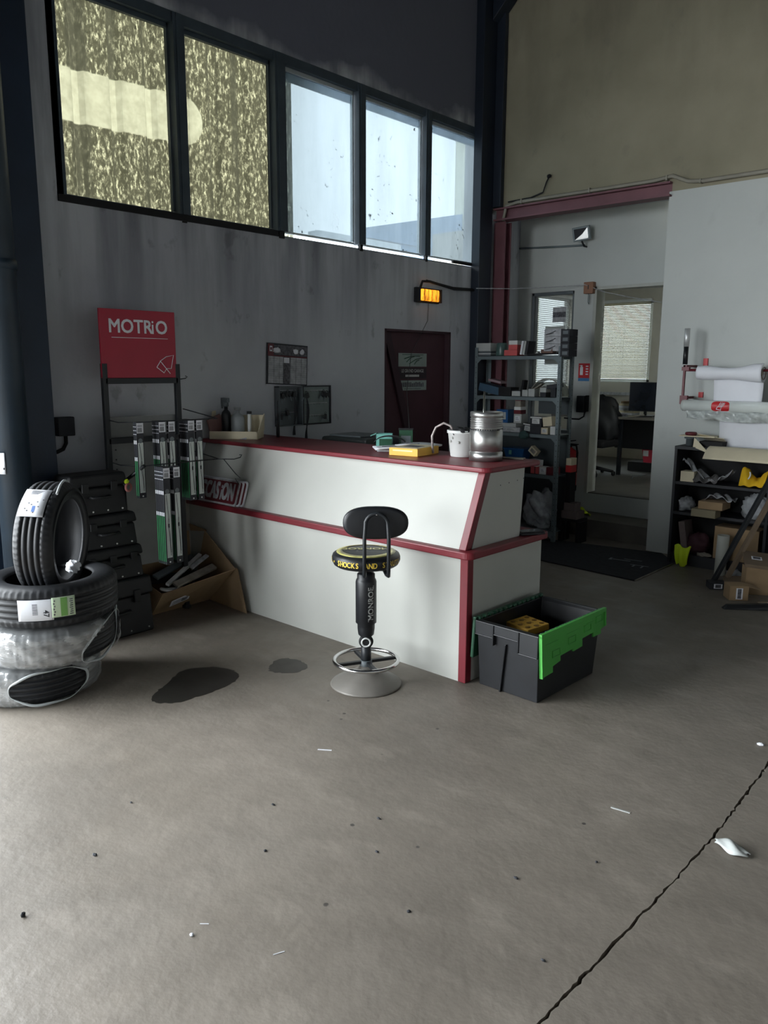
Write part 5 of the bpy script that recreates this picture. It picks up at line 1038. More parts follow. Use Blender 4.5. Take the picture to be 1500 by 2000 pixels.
m = MB(M_whitepl); m.add([(0, 0, 0), (.08, 0, 0), (.05, 0, .035), (0, .05, 0), (.08, .05, 0), (.05, .05, .035)], [(0, 1, 2), (5, 4, 3), (0, 3, 4, 1), (1, 4, 5, 2), (2, 5, 3, 0)]); tag(m.build('white_wedge', None, (-3.99, SY0 + .08, z)), 'small white wedge shaped piece near the middle of the top shelf', 'part')
carton('brown mixed parts lying before the white wiper cartons', -3.80, z + .02, .13, .035, .06, -6, mat('brownish_card', (110, 84, 74), .7), y=SY0 + .05); 
for k in range(3):
    c_ = carton(['lowest', 'middle', 'topmost'][k] + ' white carton with a black blade drawing, right part of the top shelf', -3.745, z + .036 + k * .066, .17, .064, .17, 0, M_greylight)
    m = MB(M_ink); m.tube([(-.07, -.0865, .014), (-.02, -.0865, .026), (.03, -.0865, .046)], .003, 5); m.tube([(-.07, -.0865, .014), (.01, -.0865, .026)], .002, 5); m.build('blade_drawing', c_)
    m = MB(M_darkred); m.box(.0855, .0862, -.083, .083, .004, .060); m.use(M_paper).box(.0862, .087, -.06, -.03, .012, .050); m.build('dark_end', c_)
for k in range(4):
    c_ = carton(['lowest', 'second from bottom', 'third from bottom', 'topmost'][k] + ' black carton of the column at the top shelf right end', -3.605, z - .012 + k * .060, .085, .058, .15, 0, M_ink, y=SY0 + .065); m = MB(M_greypl); m.box(-.022, .03, -.077, -.0752, .014, .044); m.build('badge', c_, bevel=.002)
# second deck
z = 1.3455
carton('blue box lying tilted at the left of the second shelf', -4.42, z + .02, .26, .075, .16, 6, mat('dull_blue_card', (42, 76, 100), .5), None, None, 12); carton('pinkish grey flat box on top of the tilted blue box', -4.36, z + .125, .15, .022, .10, 0, mat('pinkish_grey', (150, 130, 136), .6), None, None, 10)
carton('black bundle right of the blue box on the second shelf', -4.24, z, .14, .08, .14, 0, M_blackmat)
for k, (x_, w_, h_, mm) in enumerate(((-4.115, .09, .055, M_greywhite), (-4.01, .065, .06, M_greywhite), (-3.945, .065, .07, M_greywhite), (-3.82, .06, .085, M_greywhite))):
    carton(['first small pale carton from the left on the second shelf', 'second small pale carton from the left on the second shelf', 'third small pale carton from the left on the second shelf', 'small pale and black carton near the right of the second shelf'][k], x_, z, w_, h_, .09, [3, -5, 2, 0][k], mm, (M_ink, 0, .5) if k == 3 else (M_ink, .85, 1.0) if k == 0 else None, None)
m = MB(M_blackmat); m.cbox((.025, .06, .15), RT((0, 0, .075), (0, 8, 0))); tag(m.build('black_wedge', None, (-4.055, SY0 + .06, z)), 'upright thin black piece among the pale cartons of the second shelf', 'part')
hd = thing('clear_dome', 'large clear curved plastic shade lying on the second shelf at the right', 'plastic shade', (-3.83, SY0 + .15, z))
m = MB(mat('milky_shade', (150, 156, 144), .3, alpha=.6)); m.sheet(lambda u, v: (.17 * cos(pi * (1 - u)) , (v - .5) * .12, .17 * sin(pi * (1 - u)) * .9 + .01), 24, 3, .003); m.build('shell', hd); m = MB(M_greydirt); m.tube([(.17 * cos(pi * (1 - k / 20)), -.06, .153 * sin(pi * k / 20) + .01) for k in range(21)], .004, 6); m.build('rim', hd)
m = MB(M_ink); m.cbox((.13, .08, .035), RT((0, 0, .10), (0, -8, 10))); m.cbox((.05, .06, .09), RT((.0, 0, .045))); tag(m.build('black_part', None, (-3.73, SY0 + .07, z)), 'black moulded part stacked at the right end of the second shelf', 'part')
m = MB(M_greydirt); m.cbox((.13, .05, .012), RT((0, 0, .085), (0, -30, 0))); tag(m.build('olive_strip', None, (-3.925, SY0 + .09, z)), 'olive strip leaning before the clear shade', 'strip')
# third deck
z = 1.0055
carton('dark blue box with a white panel on the third shelf, left', -4.26, z + .085, .13, .125, .13, 0, M_blue, None, M_greywhite); carton('grey flat box under the dark blue box, third shelf', -4.20, z + .048, .20, .036, .16, 0, M_greywhite); carton('lowest grey printed flat box at the left of the third shelf', -4.15, z, .19, .046, .15, 0, M_greylight, None, M_greywhite)
carton('white carton with a label low in the tall stack of the third shelf', -4.085, z + .088, .085, .085, .10, 0, M_greywhite, None, M_paper); carton('red banded white carton, second in the tall stack of the third shelf', -4.09, z + .175, .075, .065, .09, 0, M_whitepl, (M_darkred, .0, .55)); carton('topmost olive carton with red lid on the third shelf stack', -4.085, z + .242, .06, .075, .08, 0, M_greydirt, (M_darkred, .72, 1.0))
carton('black carton with a white lid tilted on the third shelf', -3.985, z, .10, .085, .10, 10, M_ink, (M_whitepl, .88, 1.0), M_greywhite, 8)
carton('plain black carton, lower one at the middle of the third shelf', -3.885, z, .12, .07, .11, 0, M_ink, None, None); carton('black carton with white lid and label, standing on the plain black one', -3.885, z + .071, .12, .085, .11, 0, M_ink, (M_whitepl, .84, 1.0), M_whitepl)
carton('small cream carton at the right of the third shelf', -3.79, z, .07, .06, .08, 0, M_cream, None, M_whitepl); carton('large cream carton tilted on the right side cartons', -3.755, z + .075, .10, .085, .08, -5, M_cream, None, None, -8); carton('white carton at the far right of the third shelf', -3.70, z, .06, .075, .09, 0, M_whitepl)
m = MB(M_teal) if False else MB(mat('teal_rag', (58, 84, 82), .8)); m.blob((0, 0, .0), (.05, .02, .035), 6, .3); tag(m.build('rag', None, (-3.99, SY0 - .022, z - .02)), 'small dull green rag hanging over the edge of the third shelf', 'rag')
# fourth deck
z = .6305
m = MB(M_blue); m.taper((-.09, .09, -.06, .06), (-.115, .115, -.08, .08), 0, .12); bb_ = thing('blue_bin', 'dark blue open plastic bin on the fourth shelf behind the counter top', 'bin', (-4.13, SY0 + .11, z + .10)); m.build('body', bb_, bevel=.006); m = MB(M_blue); m.box(-.12, .12, -.085, .085, .112, .122); m.build('rim', bb_, bevel=.003); m = MB(M_teal); m.box(-.05, -.02, -.079, -.077, .06, .10); m.build('label', bb_)
carton('dark carton holding up the blue bin on the fourth shelf', -4.13, z, .26, .099, .17, 0, M_blackmat)
carton('black carton under the tilted cream box on the fourth shelf', -3.93, z, .12, .125, .12, 0, M_blackmat)
carton('cream printed box tilted on its corner on the fourth shelf', -3.925, z + .185, .085, .062, .06, 0, M_cream, None, M_greydirt, 38)
carton('salmon and white carton at the middle of the fourth shelf', -3.88, z, .085, .068, .10, 3, M_salmon, None, None); carton('crumpled white carton on the salmon carton of the fourth shelf', -3.895, z + .069, .10, .06, .09, -6, M_whitepl, None, M_greywhite, 4)
carton('small white labelled carton beside the salmon carton', -3.79, z, .075, .07, .09, 0, M_whitepl, None, M_paper); carton('dark red carton at the right of the fourth shelf', -3.715, z, .08, .072, .12, 0, M_darkred)
# bottom deck
z = .1055
bg_ = MB(M_bag); bg_.blob((0, 0, .17), (.15, .10, .17), 9, .30, nu=36, nv=24); tag(bg_.build('plastic_bag', None, (-3.86, SY0 + .10, z)), 'crumpled clear white plastic bag on the lowest shelf', 'bag')
carton('dark carton at the back of the lowest shelf', -4.35, z, .30, .22, .2, 0, M_ink)
# right of the shelf unit
carton('white and red carton hanging at the shelf unit right side, before the extinguisher', -3.605, .655, .055, .13, .10, 0, M_cream, (M_red, 0, .5), None, 0, SY1 - .02, 'carton')
m = MB(M_blacksteel); m.box(-.07, .10, -.08, .08, .50, .655 - .5 + .5); wsb = None
cr2 = thing('stacked_trestle', 'dark little trestle holding cartons on the floor right of the shelf unit', 'trestle', (-3.56, SY1 - .02, 0))
m = MB(M_blackmat); m.box(-.10, .10, -.09, .09, .20, .225); m.build('top_board', cr2); 
for sx_ in (-1, 1): m = MB(M_blackmat); m.box(sx_ * .09 - .015, sx_ * .09 + .015, -.08, .08, 0, .20); m.build('leg', cr2)
m = MB(M_blackmat); m.box(-.07, -.02, -.05, .05, .37, .655); m.build('upright_block', cr2)
carton('grey brown carton, lower one on the small dark trestle', -3.56, .226, .16, .07, .15, 0, mat('taupe_card', (112, 100, 98), .8), None, None, 0, SY1 - .03); carton('grey brown smaller carton, upper one on the small dark trestle', -3.57, .297, .11, .073, .13, 5, mat('taupe_card', (112, 100, 98), .8), None, None, 0, SY1 - .03)
m = MB(M_hivis); m.sheet(lambda u, v: ((u - .5) * .26, (v - .5) * .16 * (1 - .5 * u), .03 * sin(3 * u + 2 * v) + .015 * sin(14 * u + 9 * v) + .05 - .05 * u), 18, 8, .004); tag(m.build('hi_vis_cloth', None, (-3.74, 7.05, .175), radians(-10)), 'crumpled yellow hi vis cloth on the concrete step', 'cloth')

# ================================================================== OFFICE SEEN THROUGH THE DOORWAY
de = thing('office_desk', 'dark office desk with paper stacks inside the office behind the doorway', 'desk', (-4.35, 9.05, .36))
m = MB(M_desk); m.box(-.75, .85, -.35, .35, .66, .69); m.build('desk_top', de, bevel=.003); m = MB(M_blackmat); m.box(-.10, .80, .10, .12, .28, .66); m.build('modesty_panel', de)
for x_, y_ in ((-.72, -.32), (.14, -.32), (.80, -.32), (-.72, .30), (.80, .30)): m = MB(M_blacksteel); m.box(x_, x_ + .04, y_, y_ + .04, 0, .66); m.build('leg', de)
mo = thing('monitor', 'black computer monitor standing on the office desk, seen through the doorway', 'monitor', (-4.01, 8.95, 1.05), radians(8))
m = MB(M_black); m.box(-.175, .30, -.02, .02, .06, .40); m.build('screen_housing', mo, bevel=.006); m = MB(mat('screen_dark', (26, 30, 38), .2)); m.box(-.165, .29, -.022, -.02, .07, .39); m.build('screen', mo); m = MB(M_black); m.box(-.09, .12, -.08, .08, 0, .012); m.box(0, .03, .0, .03, .01, .1); m.build('stand', mo)
for k in range(6):
    m = MB([M_paper, M_cream, M_greylight, M_paper, M_cream, M_card][k]); m.cbox((.24 - .01 * k, .18, .026), RT((0, 0, .0135), (0, 0, 0))); tag(m.build('paper_stack', None, (-4.30 + .01 * k, 9.12, 1.052 + .028 * k), radians(6 * (k % 3) - 5)), ['lowest white', 'second cream', 'third grey', 'fourth white', 'fifth cream', 'topmost brown'][k] + ' layer of the paper pile left of the monitor', 'papers', 'paper pile on the office desk')
m = MB(M_blacksteel)
for z_ in (.02, .07, .12): m.box(-.12, .12, -.10, .10, z_, z_ + .006)
for x_ in (-.12, .12): m.box(x_ - .004, x_ + .004, -.10, .10, .0, .14)
tag(m.build('letter_tray', None, (-4.62, 9.15, 1.05)), 'black wire letter tray at the left end of the office desk', 'letter tray')
m = MB(M_paper); m.sheet(lambda u, v: ((u - .5) * .14, (v - .5) * .2, .03 + .03 * sin(3 * u) - .04 * v), 8, 4, .003); tag(m.build('loose_paper', None, (-4.42, 8.84, 1.06)), 'white sheet hanging over the front edge of the office desk', 'paper')
m = MB(M_print); m.cbox((.16, .12, .03), RT((0, 0, .016))); tag(m.build('notebook', None, (-4.26, 8.82, 1.05), radians(-20)), 'patterned notebook near the front edge of the office desk', 'notebook')
m = MB(M_greydirt); m.cbox((.18, .02, .012), RT((0, 0, .012), (0, -10, 0))); tag(m.build('desk_pen', None, (-4.02, 8.78, 1.052), radians(10)), 'pale pen lying before the monitor', 'pen')
oc = thing('office_chair', 'black office chair with a coat over it just inside the doorway', 'chair', (-4.42, 8.55, .36))
m = MB(M_case); m.box(-.19, .20, .16, .22, .42, .80, Matrix.Rotation(radians(6), 4, 'X')); m.build('backrest', oc, bevel=.03, seg=3); m = MB(M_blackmat); m.box(-.22, .22, -.20, .20, .34, .42); m.build('seat', oc, bevel=.02); m = MB(M_blacksteel); m.cyl((0, 0, .05), (0, 0, .36), .03); m.build('column', oc)
m = MB(M_blackmat)
for k in range(5): a_ = 2 * pi * k / 5 + .3; m.tube([(0, 0, .09), (.24 * cos(a_), .24 * sin(a_), .05)], [.025, .016], 8); 
m.build('star_base', oc)
for k in range(5): a_ = 2 * pi * k / 5 + .3; m = MB(M_black); m.cyl((.24 * cos(a_) - .012, .24 * sin(a_), .027), (.24 * cos(a_) + .012, .24 * sin(a_), .027), .027); m.build('castor', oc)
m = MB(M_case); m.blob((0.02, .12, .62), (.22, .12, .30), 12, .18); m.build('draped_coat', oc)
rb = thing('storage_bin', 'pinkish red crate on the office floor under the desk', 'crate', (-4.02, 9.35, .45)); m = MB(mat('pink_red_plastic', (196, 60, 76), .5)); m.taper((-.10, .10, -.08, .08), (-.12, .12, -.10, .10), .02, .20); m.build('body', rb, bevel=.004); m = MB(M_whitepl); m.box(-.10, -.03, -.102, -.10, .10, .17); m.build('label', rb); m = MB(M_blackmat); m.box(-.3, .45, -.12, .12, -.09, .02); tag(m.build('low_box', None, (-4.0, 9.35, .45)), 'low dark box under the red crate beneath the office desk', 'box')
bk_ = MB(M_blackmat); bk_.box(-.16, .16, -.09, .09, 0, .2)
bt = thing('wire_basket', 'black mesh basket right of the red crate under the office desk', 'basket', (-3.74, 9.33, .475)); bk_.build('body', bt)
m = MB(M_greypl)
for k in range(4): m.tube([(-.15, -.095, .04 + k * .045), (.15, -.095, .05 + k * .045)], .003, 5)
for k in range(6): m.tube([(-.14 + k * .055, -.095, .01), (-.14 + k * .055, -.095, .19)], .003, 5)
m.build('mesh', bt)
m = MB(M_greypl); m.tube([(-3.95, 9.0, .36 + .005), (-3.93, 8.9, .365), (-3.98, 8.7, .365), (-3.9, 8.5, .365)], .005, 6); tag(m.build('floor_cable'), 'thin cable curling on the office floor under the desk', 'cable')
m = MB(M_greylight); m.box(-5.78, -4.6, 10.46, 10.49, 1.24, 1.28); tag(m.build('dado_trunking'), 'pale cable trunking along the office wall below the blind', 'trunking')

# ================================================================== ENTRANCE MAT
em_ = thing('entrance_mat', 'worn black entrance mat with faded pale lettering before the doorway', 'mat', (0, 0, 0))
m = MB(M_mat); m.prism([(-4.35, 5.80), (-3.30, 5.66), (-2.50, 5.60), (-2.50, 6.36), (-2.72, 6.62), (-4.35, 6.32)], .001, .010); mm_ = m.build('mat_body', em_, bevel=.002)
m = MB(M_greypl); A_ = Matrix.Translation((-2.80, 6.12, .0112)) @ Matrix.Rotation(radians(8), 4, 'Z')
for q in ((-.16, -.13, -.02, .0), (-.13, .02, .0, .02), (-.16, -.14, .0, .05), (.05, .20, -.10, -.085), (.08, .095, -.16, -.10), (.15, .165, -.17, -.10), (-.05, .1, .06, .075)): m.box(q[0], q[1], q[2], q[3], 0, .0006, A_)
m.build('faded_lettering', em_)
m = MB(M_greydirt); m.tube([(-2.495, 5.60, .006), (-2.495, 6.36, .006)], .005, 6); m.build('frayed_edge', em_)

# ================================================================== PAPER ROLL RACK
rk = thing('roll_rack', 'red steel wall rack with two arms carrying the paper and film rolls', 'rack', (-2.57, YB - .01, 1.27))
m = MB(M_darkred); m.box(.0, .018, -.22, -.20, 0.02, .365); m.build('side_bar', rk, bevel=.002)
m = MB(M_darkred); m.tube([(.009, -.21, .325), (2.0, -.21, .325)], .011, 8); m.build('roll_bar', rk)
m = MB(M_darkred); m.box(.0, .03, -.22, -.004, .345, .365); m.box(-.01, .05, -.225, -.195, .32, .35); m.build('arm', rk); m = MB(M_darkred); m.box(.0, .02, -.22, -.004, .09, .11); m.box(-.01, .05, -.225, -.195, .05, .12); m.build('arm', rk)
for q in ((.08, .115, .36, .42), (.06, .095, .10, .145)): m = MB(M_red); m.box(q[0], q[1], -.012, .008, q[2], q[3]); m.build('wall_plate', rk)
m = MB(M_black); m.cyl((.009, -.21, .37), (.009, -.21, .51), .019, n=18); m.build('grip', rk); m = MB(mat('satin_tube', (200, 202, 202), .4, metal=.5)); m.cyl((.009, -.21, .51), (.009, -.21, .655), .022, n=20); m.build('metal_tube_end', rk)
pr_ = thing('paper_roll', 'white paper roll on the upper bar with a sheet hanging down from it', 'paper roll', (-2.45, YB - .22, 1.575))
def rollsheet(u, v):  # u along x, v around
    a_ = radians(100 + 250 * v); r_ = .052 + .018 * u ** 3 + .004 * sin(9 * u); return (u * .50, r_ * cos(a_), r_ * sin(a_) * (1 - .25 * max(0, sin(pi * u * 1.4 - .6)) * (v < .3)))
m = MB(M_paper); m.sheet(rollsheet, 24, 24, .003); m.use(M_ink).box(.035, .06, -.0475, -.046, .012, .017); m.build('roll', pr_)
m = MB(M_greydirt); m.torus(.046, .004, frame((.50, 0, -.002), (0, 1, 0), (1, 0, 0)), 32, 6); m.cyl((.0, 0, 0), (.49, 0, 0), .022, n=16); m.build('core', pr_)
m = MB(M_paper); m.sheet(lambda u, v: (.12 + .37 * u, .02 + .03 * sin(2.4 * v + u) , -.03 - .30 * v), 10, 16, .0015); m.build('hanging_sheet', pr_)
fr = thing('film_roll', 'white plastic film roll with a red oval logo on the lower bar', 'film roll', (-2.565, YB - .22, 1.312))
M_filmroll = mat('glossy_white_film', (206, 212, 208), .18, var=.06, bump=.25, bscale=9, coat=.5)
m = MB(M_filmroll); m.cyl((0.012, 0, 0), (2.0, 0, 0), .046, n=36); m.torus(.045, .004, frame((.03, 0, 0), (0, 1, 0), (1, 0, 0)), 32, 6); m.build('roll', fr)
m = MB(M_greydirt); m.torus(.036, .006, frame((.01, 0, 0), (0, 1, 0), (1, 0, 0)), 28, 8); m.build('core', fr)
def onroll(x_, z_, R_=.0468): a_ = z_ / R_; return (x_, -R_ * cos(a_), R_ * sin(a_))
m = MB(M_red); pts = []
for k in range(36): a_ = 2 * pi * k / 36; cx_ = abs(cos(a_)) ** .6 * (1 if cos(a_) > 0 else -1); cz_ = abs(sin(a_)) ** .6 * (1 if sin(a_) > 0 else -1); pts.append((.325 + .070 * cx_, .048 * cz_))
vs = []; fs = []
for ring in range(5): vs += [onroll(.325 + (x_ - .325) * (ring / 4 + .001), z_ * (ring / 4 + .001)) for x_, z_ in pts]
for ring in range(4):
    for k in range(36): fs.append((ring * 36 + k, ring * 36 + (k + 1) % 36, (ring + 1) * 36 + (k + 1) % 36, (ring + 1) * 36 + k))
m.add(vs, fs); m.build('red_oval', fr)
m = MB(M_paper)
for a, b in (((.232, -.024), (.268, -.030)), ((.262, -.034), (.275, .004)), ((.232, -.024), (.242, -.002)), ((.242, -.002), (.28, .0)), ((.252, .0), (.262, .036)), ((.262, .0), (.276, .036)), ((.272, .0), (.288, .034)), ((.282, .0), (.296, .03))):
    m.tube([onroll(.063 + a[0] + (b[0] - a[0]) * k / 5, a[1] + (b[1] - a[1]) * k / 5, .0475) for k in range(6)], .0028, 5)
m.build('white_hand_mark', fr)
m = MB(mat('loose_clear_film', (196, 202, 200), .1, var=.25, scale=26, bump=1.0, bscale=26, alpha=.8, coat=.6)); m.sheet(lambda u, v: (.05 + 1.2 * u, -.02 + .018 * sin(22 * u + 3 * v) + .012 * sin(41 * u - 5 * v), -.035 - (.065 + .02 * sin(4 * u)) * v), 70, 8, .0012); m.build('loose_film', fr)
m = MB(M_paper); m.sheet(lambda u, v: (u * .9, .02 * sin(3 * v), -v * .21), 10, 8, .0015); tag(m.build('hanging_paper', None, (-2.27, YB - .17, 1.20)), 'plain white sheet hanging below the film roll, down to the black bookcase', 'paper')

# ================================================================== BLACK BOOKCASE
BX0, BX1, BY0, BY1 = -2.555, -1.30, 6.34, 6.645
bc_ = thing('bookcase', 'low black open bookcase full of boxes and bags against the white wall', 'bookcase', (BX0, BY0, 0)); W_, D_ = BX1 - BX0, BY1 - BY0
M_bk = mat('black_bookcase_board', (30, 32, 38), .55, var=.2)
for x_ in (0, .735, W_ - .022): m = MB(M_bk); m.box(x_, x_ + .022, 0, D_, 0, .985 if x_ != .735 else .96); m.build('side_panel', bc_, bevel=.001)
m = MB(M_bk); m.box(0, W_, -.004, D_, .96, .985); m.build('top', bc_, bevel=.001)
for z_ in (.095, .445, .695): m = MB(M_bk); m.box(.022, W_ - .022, .004, D_, z_ - .022, z_); m.build('shelf', bc_)
m = MB(M_bk); m.box(.022, W_ - .022, .02, .035, 0, .073); m.build('plinth', bc_); m = MB(M_blackmat); m.box(.022, W_ - .022, D_ - .006, D_, .07, .96); m.build('back_panel', bc_)
def item(nm, lab, cat, m, loc, rz_=0, bev=0): return tag(m.build(nm, None, loc, radians(rz_), bev), lab, cat)
def crumple(w_, h_, d_, seed, f=3.0, th=.002):
    r_ = random.Random(seed); a = [r_.uniform(0, 6) for _ in range(6)]
    return lambda u, v: ((u - .5) * w_, (v - .5) * d_ + .012 * sin(9 * u + a[0]), h_ * (sin(pi * v) ** .8) * (.7 + .3 * sin(f * u * 3 + a[1])) + .012 * sin(17 * u + a[2]) * sin(11 * v + a[3]) + .012)
bz = .6955
m = MB(M_cream); m.box(-.055, .055, -.05, .05, 0, .085); item('small_box', 'small cream open box at the upper left compartment of the bookcase', 'box', m, (-2.45, BY0 + .08, bz), 0, .002)
m = MB(M_bag); m.sheet(lambda u, v: (-.08 + .22 * u, (v - .5) * .10 + .02 * sin(8 * u), .17 - .15 * u + .02 * sin(12 * u + 7 * v)), 24, 10, .002); item('plastic_bag', 'long clear bag drooping over the small cream box, upper bookcase shelf', 'bag', m, (-2.42, BY0 + .09, bz))
m = MB(mat('dark_glossy_bag', (90, 88, 88), .25, var=.4, scale=14, bump=.6, bscale=14)); m.sheet(crumple(.20, .06, .16, 4), 26, 14, .002); item('grey_bag', 'grey glossy crumpled bag at the middle of the upper bookcase shelf', 'bag', m, (-2.30, BY0 + .09, bz))
m = MB(M_greylight); m.sheet(lambda u, v: ((u - .5) * .18, (v - .5) * .09, .02 + .09 * u * u + .015 * sin(13 * u + 6 * v)), 22, 8, .002); item('silver_bag', 'crumpled silver white bag on the upper bookcase shelf, with a tail hanging over the edge', 'bag', m, (-2.19, BY0 + .07, bz + .005))
m = MB(M_yelcloth); m.sheet(crumple(.20, .13, .17, 7, 2.2, .006), 28, 16, .008); item('yellow_cloth', 'bundle of yellow cloth at the right of the upper bookcase shelf', 'cloth', m, (-1.94, BY0 + .10, bz + .002))
m = MB(M_whitepl); m.sheet(lambda u, v: (-.06 + .06 * sin(2 * u), -.075 + .01 * v, .02 + .10 * u), 10, 3, .01); item('white_trim', 'white seam strip lying over the yellow cloth bundle', 'strip', m, (-1.96, BY0 + .10, bz + .005))
bz = .4455
m = MB(M_card); m.box(-.095, .095, -.09, .09, 0, .062); item('small_box', 'flat brown carton, upper one of two at the middle bookcase shelf', 'box', m, (-2.205, BY0 + .0, bz + .063), 0, .002)
m = MB(mat('olive_card', (128, 120, 98), .8)); m.box(-.095, .095, -.06, .06, 0, .062); item('small_box', 'flat olive carton under the brown one, sticking out of the middle bookcase shelf', 'box', m, (-2.245, BY0 - .06, bz), 0, .002)
m = MB(M_greylight); m.sheet(lambda u, v: (-.13 + .26 * u, (v - .5) * .16, .10 + .03 * sin(pi * u) - .12 * max(0, .25 - u) * 3 + .012 * sin(19 * u + 8 * v)), 30, 10, .003); item('paper_bundle', 'crumpled pale packing paper draped over the cartons of the middle bookcase shelf', 'paper', m, (-2.20, BY0 + .06, bz + .03))
m = MB(M_bag); m.blob((0, 0, .05), (.06, .07, .055), 21, .3); item('plastic_bag', 'shiny small clear bag at the left of the middle bookcase shelf', 'bag', m, (-2.46, BY0 + .10, bz + .01))
m = MB(M_bag); m.blob((0, 0, .08), (.10, .07, .10), 33, .16); item('plastic_bag', 'large clear bag at the right of the middle bookcase shelf', 'bag', m, (-1.92, BY0 + .10, bz + .01))
bz = .0955
m = MB(M_card); m.box(-.17, .17, -.09, .09, 0, .265); item('cardboard_box', 'tall brown cardboard box in the lowest bookcase compartment', 'box', m, (-2.03, BY0 + .13, bz), 0, .003)
m = MB(mat('dark_maroon_fabric', (70, 40, 48), .8)); m.blob((0, 0, .075), (.10, .07, .09), 14, .2); item('dark_bundle', 'dark maroon bundle at the left of the lowest bookcase compartment', 'bundle', m, (-2.36, BY0 + .13, bz))
m = MB(mat('taupe_card', (112, 100, 98))); m.cbox((.05, .16, .25), RT((0, 0, .135), (0, -10, 0))); item('leaning_card', 'grey board leaning at the far left of the lowest bookcase compartment', 'board', m, (-2.46, BY0 + .14, bz))
gl = MB(M_hivis); gl.sheet(lambda u, v: ((u - .5) * (.13 - .05 * v), -.02 - .02 * sin(pi * v) + .012 * sin(9 * u), .075 - .16 * v + .012 * sin(7 * u)), 14, 16, .012); item('hi_vis_glove', 'bright yellow green glove hanging over the lowest bookcase shelf', 'glove', gl, (-2.42, BY0 - .015, bz + .0))
m = MB(M_greydirt); m.blob((0, 0, .012), (.05, .03, .016), 3, .4); item('scrap', 'small pale scrap on the lowest bookcase shelf right of the glove', 'scrap', m, (-2.27, BY0 + .04, bz))
# on top of the bookcase
bz = .9855
sp2 = thing('reel', 'small dark reel with a flange on the left end of the bookcase top', 'reel', (-2.475, BY0 + .10, bz)); m = MB(M_greypl); m.lathe([(0, 0), (.030, 0), (.030, .055), (.045, .058), (.045, .068), (0, .068)], 28); m.build('body', sp2)
m = MB(M_darkred); m.lathe([(.012, 0), (.038, 0), (.044, .008), (.044, .018), (.038, .026), (.012, .026)], 28, closed=True, rfun=lambda i, j: .003 * (i % 2)); item('red_knob', 'dark red ribbed ring lying on the dark reel', 'ring', m, (-2.47, BY0 + .10, bz + .085))
m = MB(M_cream); m.box(-.14, .14, -.09, .09, .0, .008); item('white_slab', 'thin cream board under the dark red ring on the bookcase top', 'board', m, (-2.42, BY0 + .16, bz + .075), 4) 
ob = thing('open_carton', 'open cream cardboard flaps lying on the bookcase top, drooping over its front', 'box', (-2.28, BY0 + .10, bz))
m = MB(M_cream); quad(m, (-.13, -.02, .10), (.08, -.02, .07), (.07, .10, .02), (-.12, .12, .05), .004); m.build('flap', ob); m = MB(M_cream); m.add([(-.13, -.08, .075), (-.13, -.10, .0), (.02, -.13, -.045), (-.13, -.076, .075), (-.13, -.096, .0), (.02, -.126, -.045)], [(0, 1, 2), (5, 4, 3), (0, 3, 4, 1), (1, 4, 5, 2), (2, 5, 3, 0)]); m.build('flap', ob); m = MB(M_blackmat); m.box(-.10, .08, -.05, .08, 0, .045); m.build('inner_part', ob)
m = MB(M_cream); m.sheet(lambda u, v: (-.05 + .85 * u, -.02 - .16 * v, .012 - .09 * v ** 2.2), 12, 10, .004); item('cardboard_sheet', 'long cream cardboard sheet curling over the front of the bookcase top', 'cardboard', m, (-2.24, BY0 + .08, bz))
# leaning and lying things at the right
lb_ = thing('long_carton', 'long dark narrow carton leaning against the bookcase from the floor', 'carton', (0, 0, 0)); A_ = frame((-1.86, 6.02, .47), Vector((-1.76, 6.25, .95)) - Vector((-1.97, 5.84, .02)), (1, -1, 0)); m = MB(M_blacksteel); m.box(-.53, .53, -.014, .014, -.02, .02, A_); m.build('sleeve', lb_, bevel=.003); m = MB(M_whitepl); m.box(-.527, -.48, -.02, .02, .0201, .021, A_); m.build('label', lb_)
A_ = frame((-1.80, 6.06, .45), Vector((-1.72, 6.28, .9)) - Vector((-1.88, 5.86, .02)), (1, -1, 0)); m = MB(M_carddark); m.box(-.50, .50, -.012, .012, -.02, .02, A_); item('long_tube', 'second brown long carton leaning behind the dark one', 'carton', m, (0, 0, 0))
m = MB(mat('pale_tube', (178, 180, 172), .5)); tb = thing('cardboard_tube', 'pale upright cardboard tube standing on the floor before the bookcase', 'tube', (-2.09, 6.25, 0)); m.lathe([(.034, 0), (.042, 0), (.046, .32), (.040, .32), (.034, .02)], 32, Matrix.Rotation(radians(1.5), 4, 'Y'), closed=True); m.build('tube_body', tb)
def looseb(nm, lab, loc, rot, w_, d_, h_, mm, flap=None, labm=None):
    t_ = thing(nm, lab, 'box', loc, 0, 'cardboard boxes lying at the right'); A_ = RT((0, 0, 0), rot); m = MB(mm); m.box(-w_ / 2, w_ / 2, -d_ / 2, d_ / 2, 0, h_, A_); m.build('carton_body', t_, bevel=.002)
    if flap: m = MB(mm); quad(m, *[tuple(A_ @ Vector(q)) for q in flap], .003); m.build('flap', t_)
    if labm: m = MB(M_paper); m.box(*labm, A_); m.use(M_print); q = list(labm); m.box(q[0] + .01, q[1] - .01, q[2] - .0006, q[3] + .0006, q[4] + .005, q[5] - .005, A_) if q[3] - q[2] < .01 else m.box(q[0] + .01, q[1] - .01, q[2] + .006, q[3] - .006, q[4], q[5] + .0005, A_); m.build('label', t_)
looseb('cardboard_box', 'square brown box with a white label, nearest of the floor boxes at the right', (-1.77, 5.66, 0.0), (0, 0, 38), .13, .12, .105, M_card, ((.065, -.06, .105), (.065, .06, .105), (.15, .06, .08), (.15, -.06, .08)), (-.02, .025, -.0615, -.060, .01, .09))
looseb('cardboard_box', 'upright brown box behind the labelled floor box at the right', (-1.72, 5.90, .0), (0, 0, 32), .16, .12, .20, M_card)
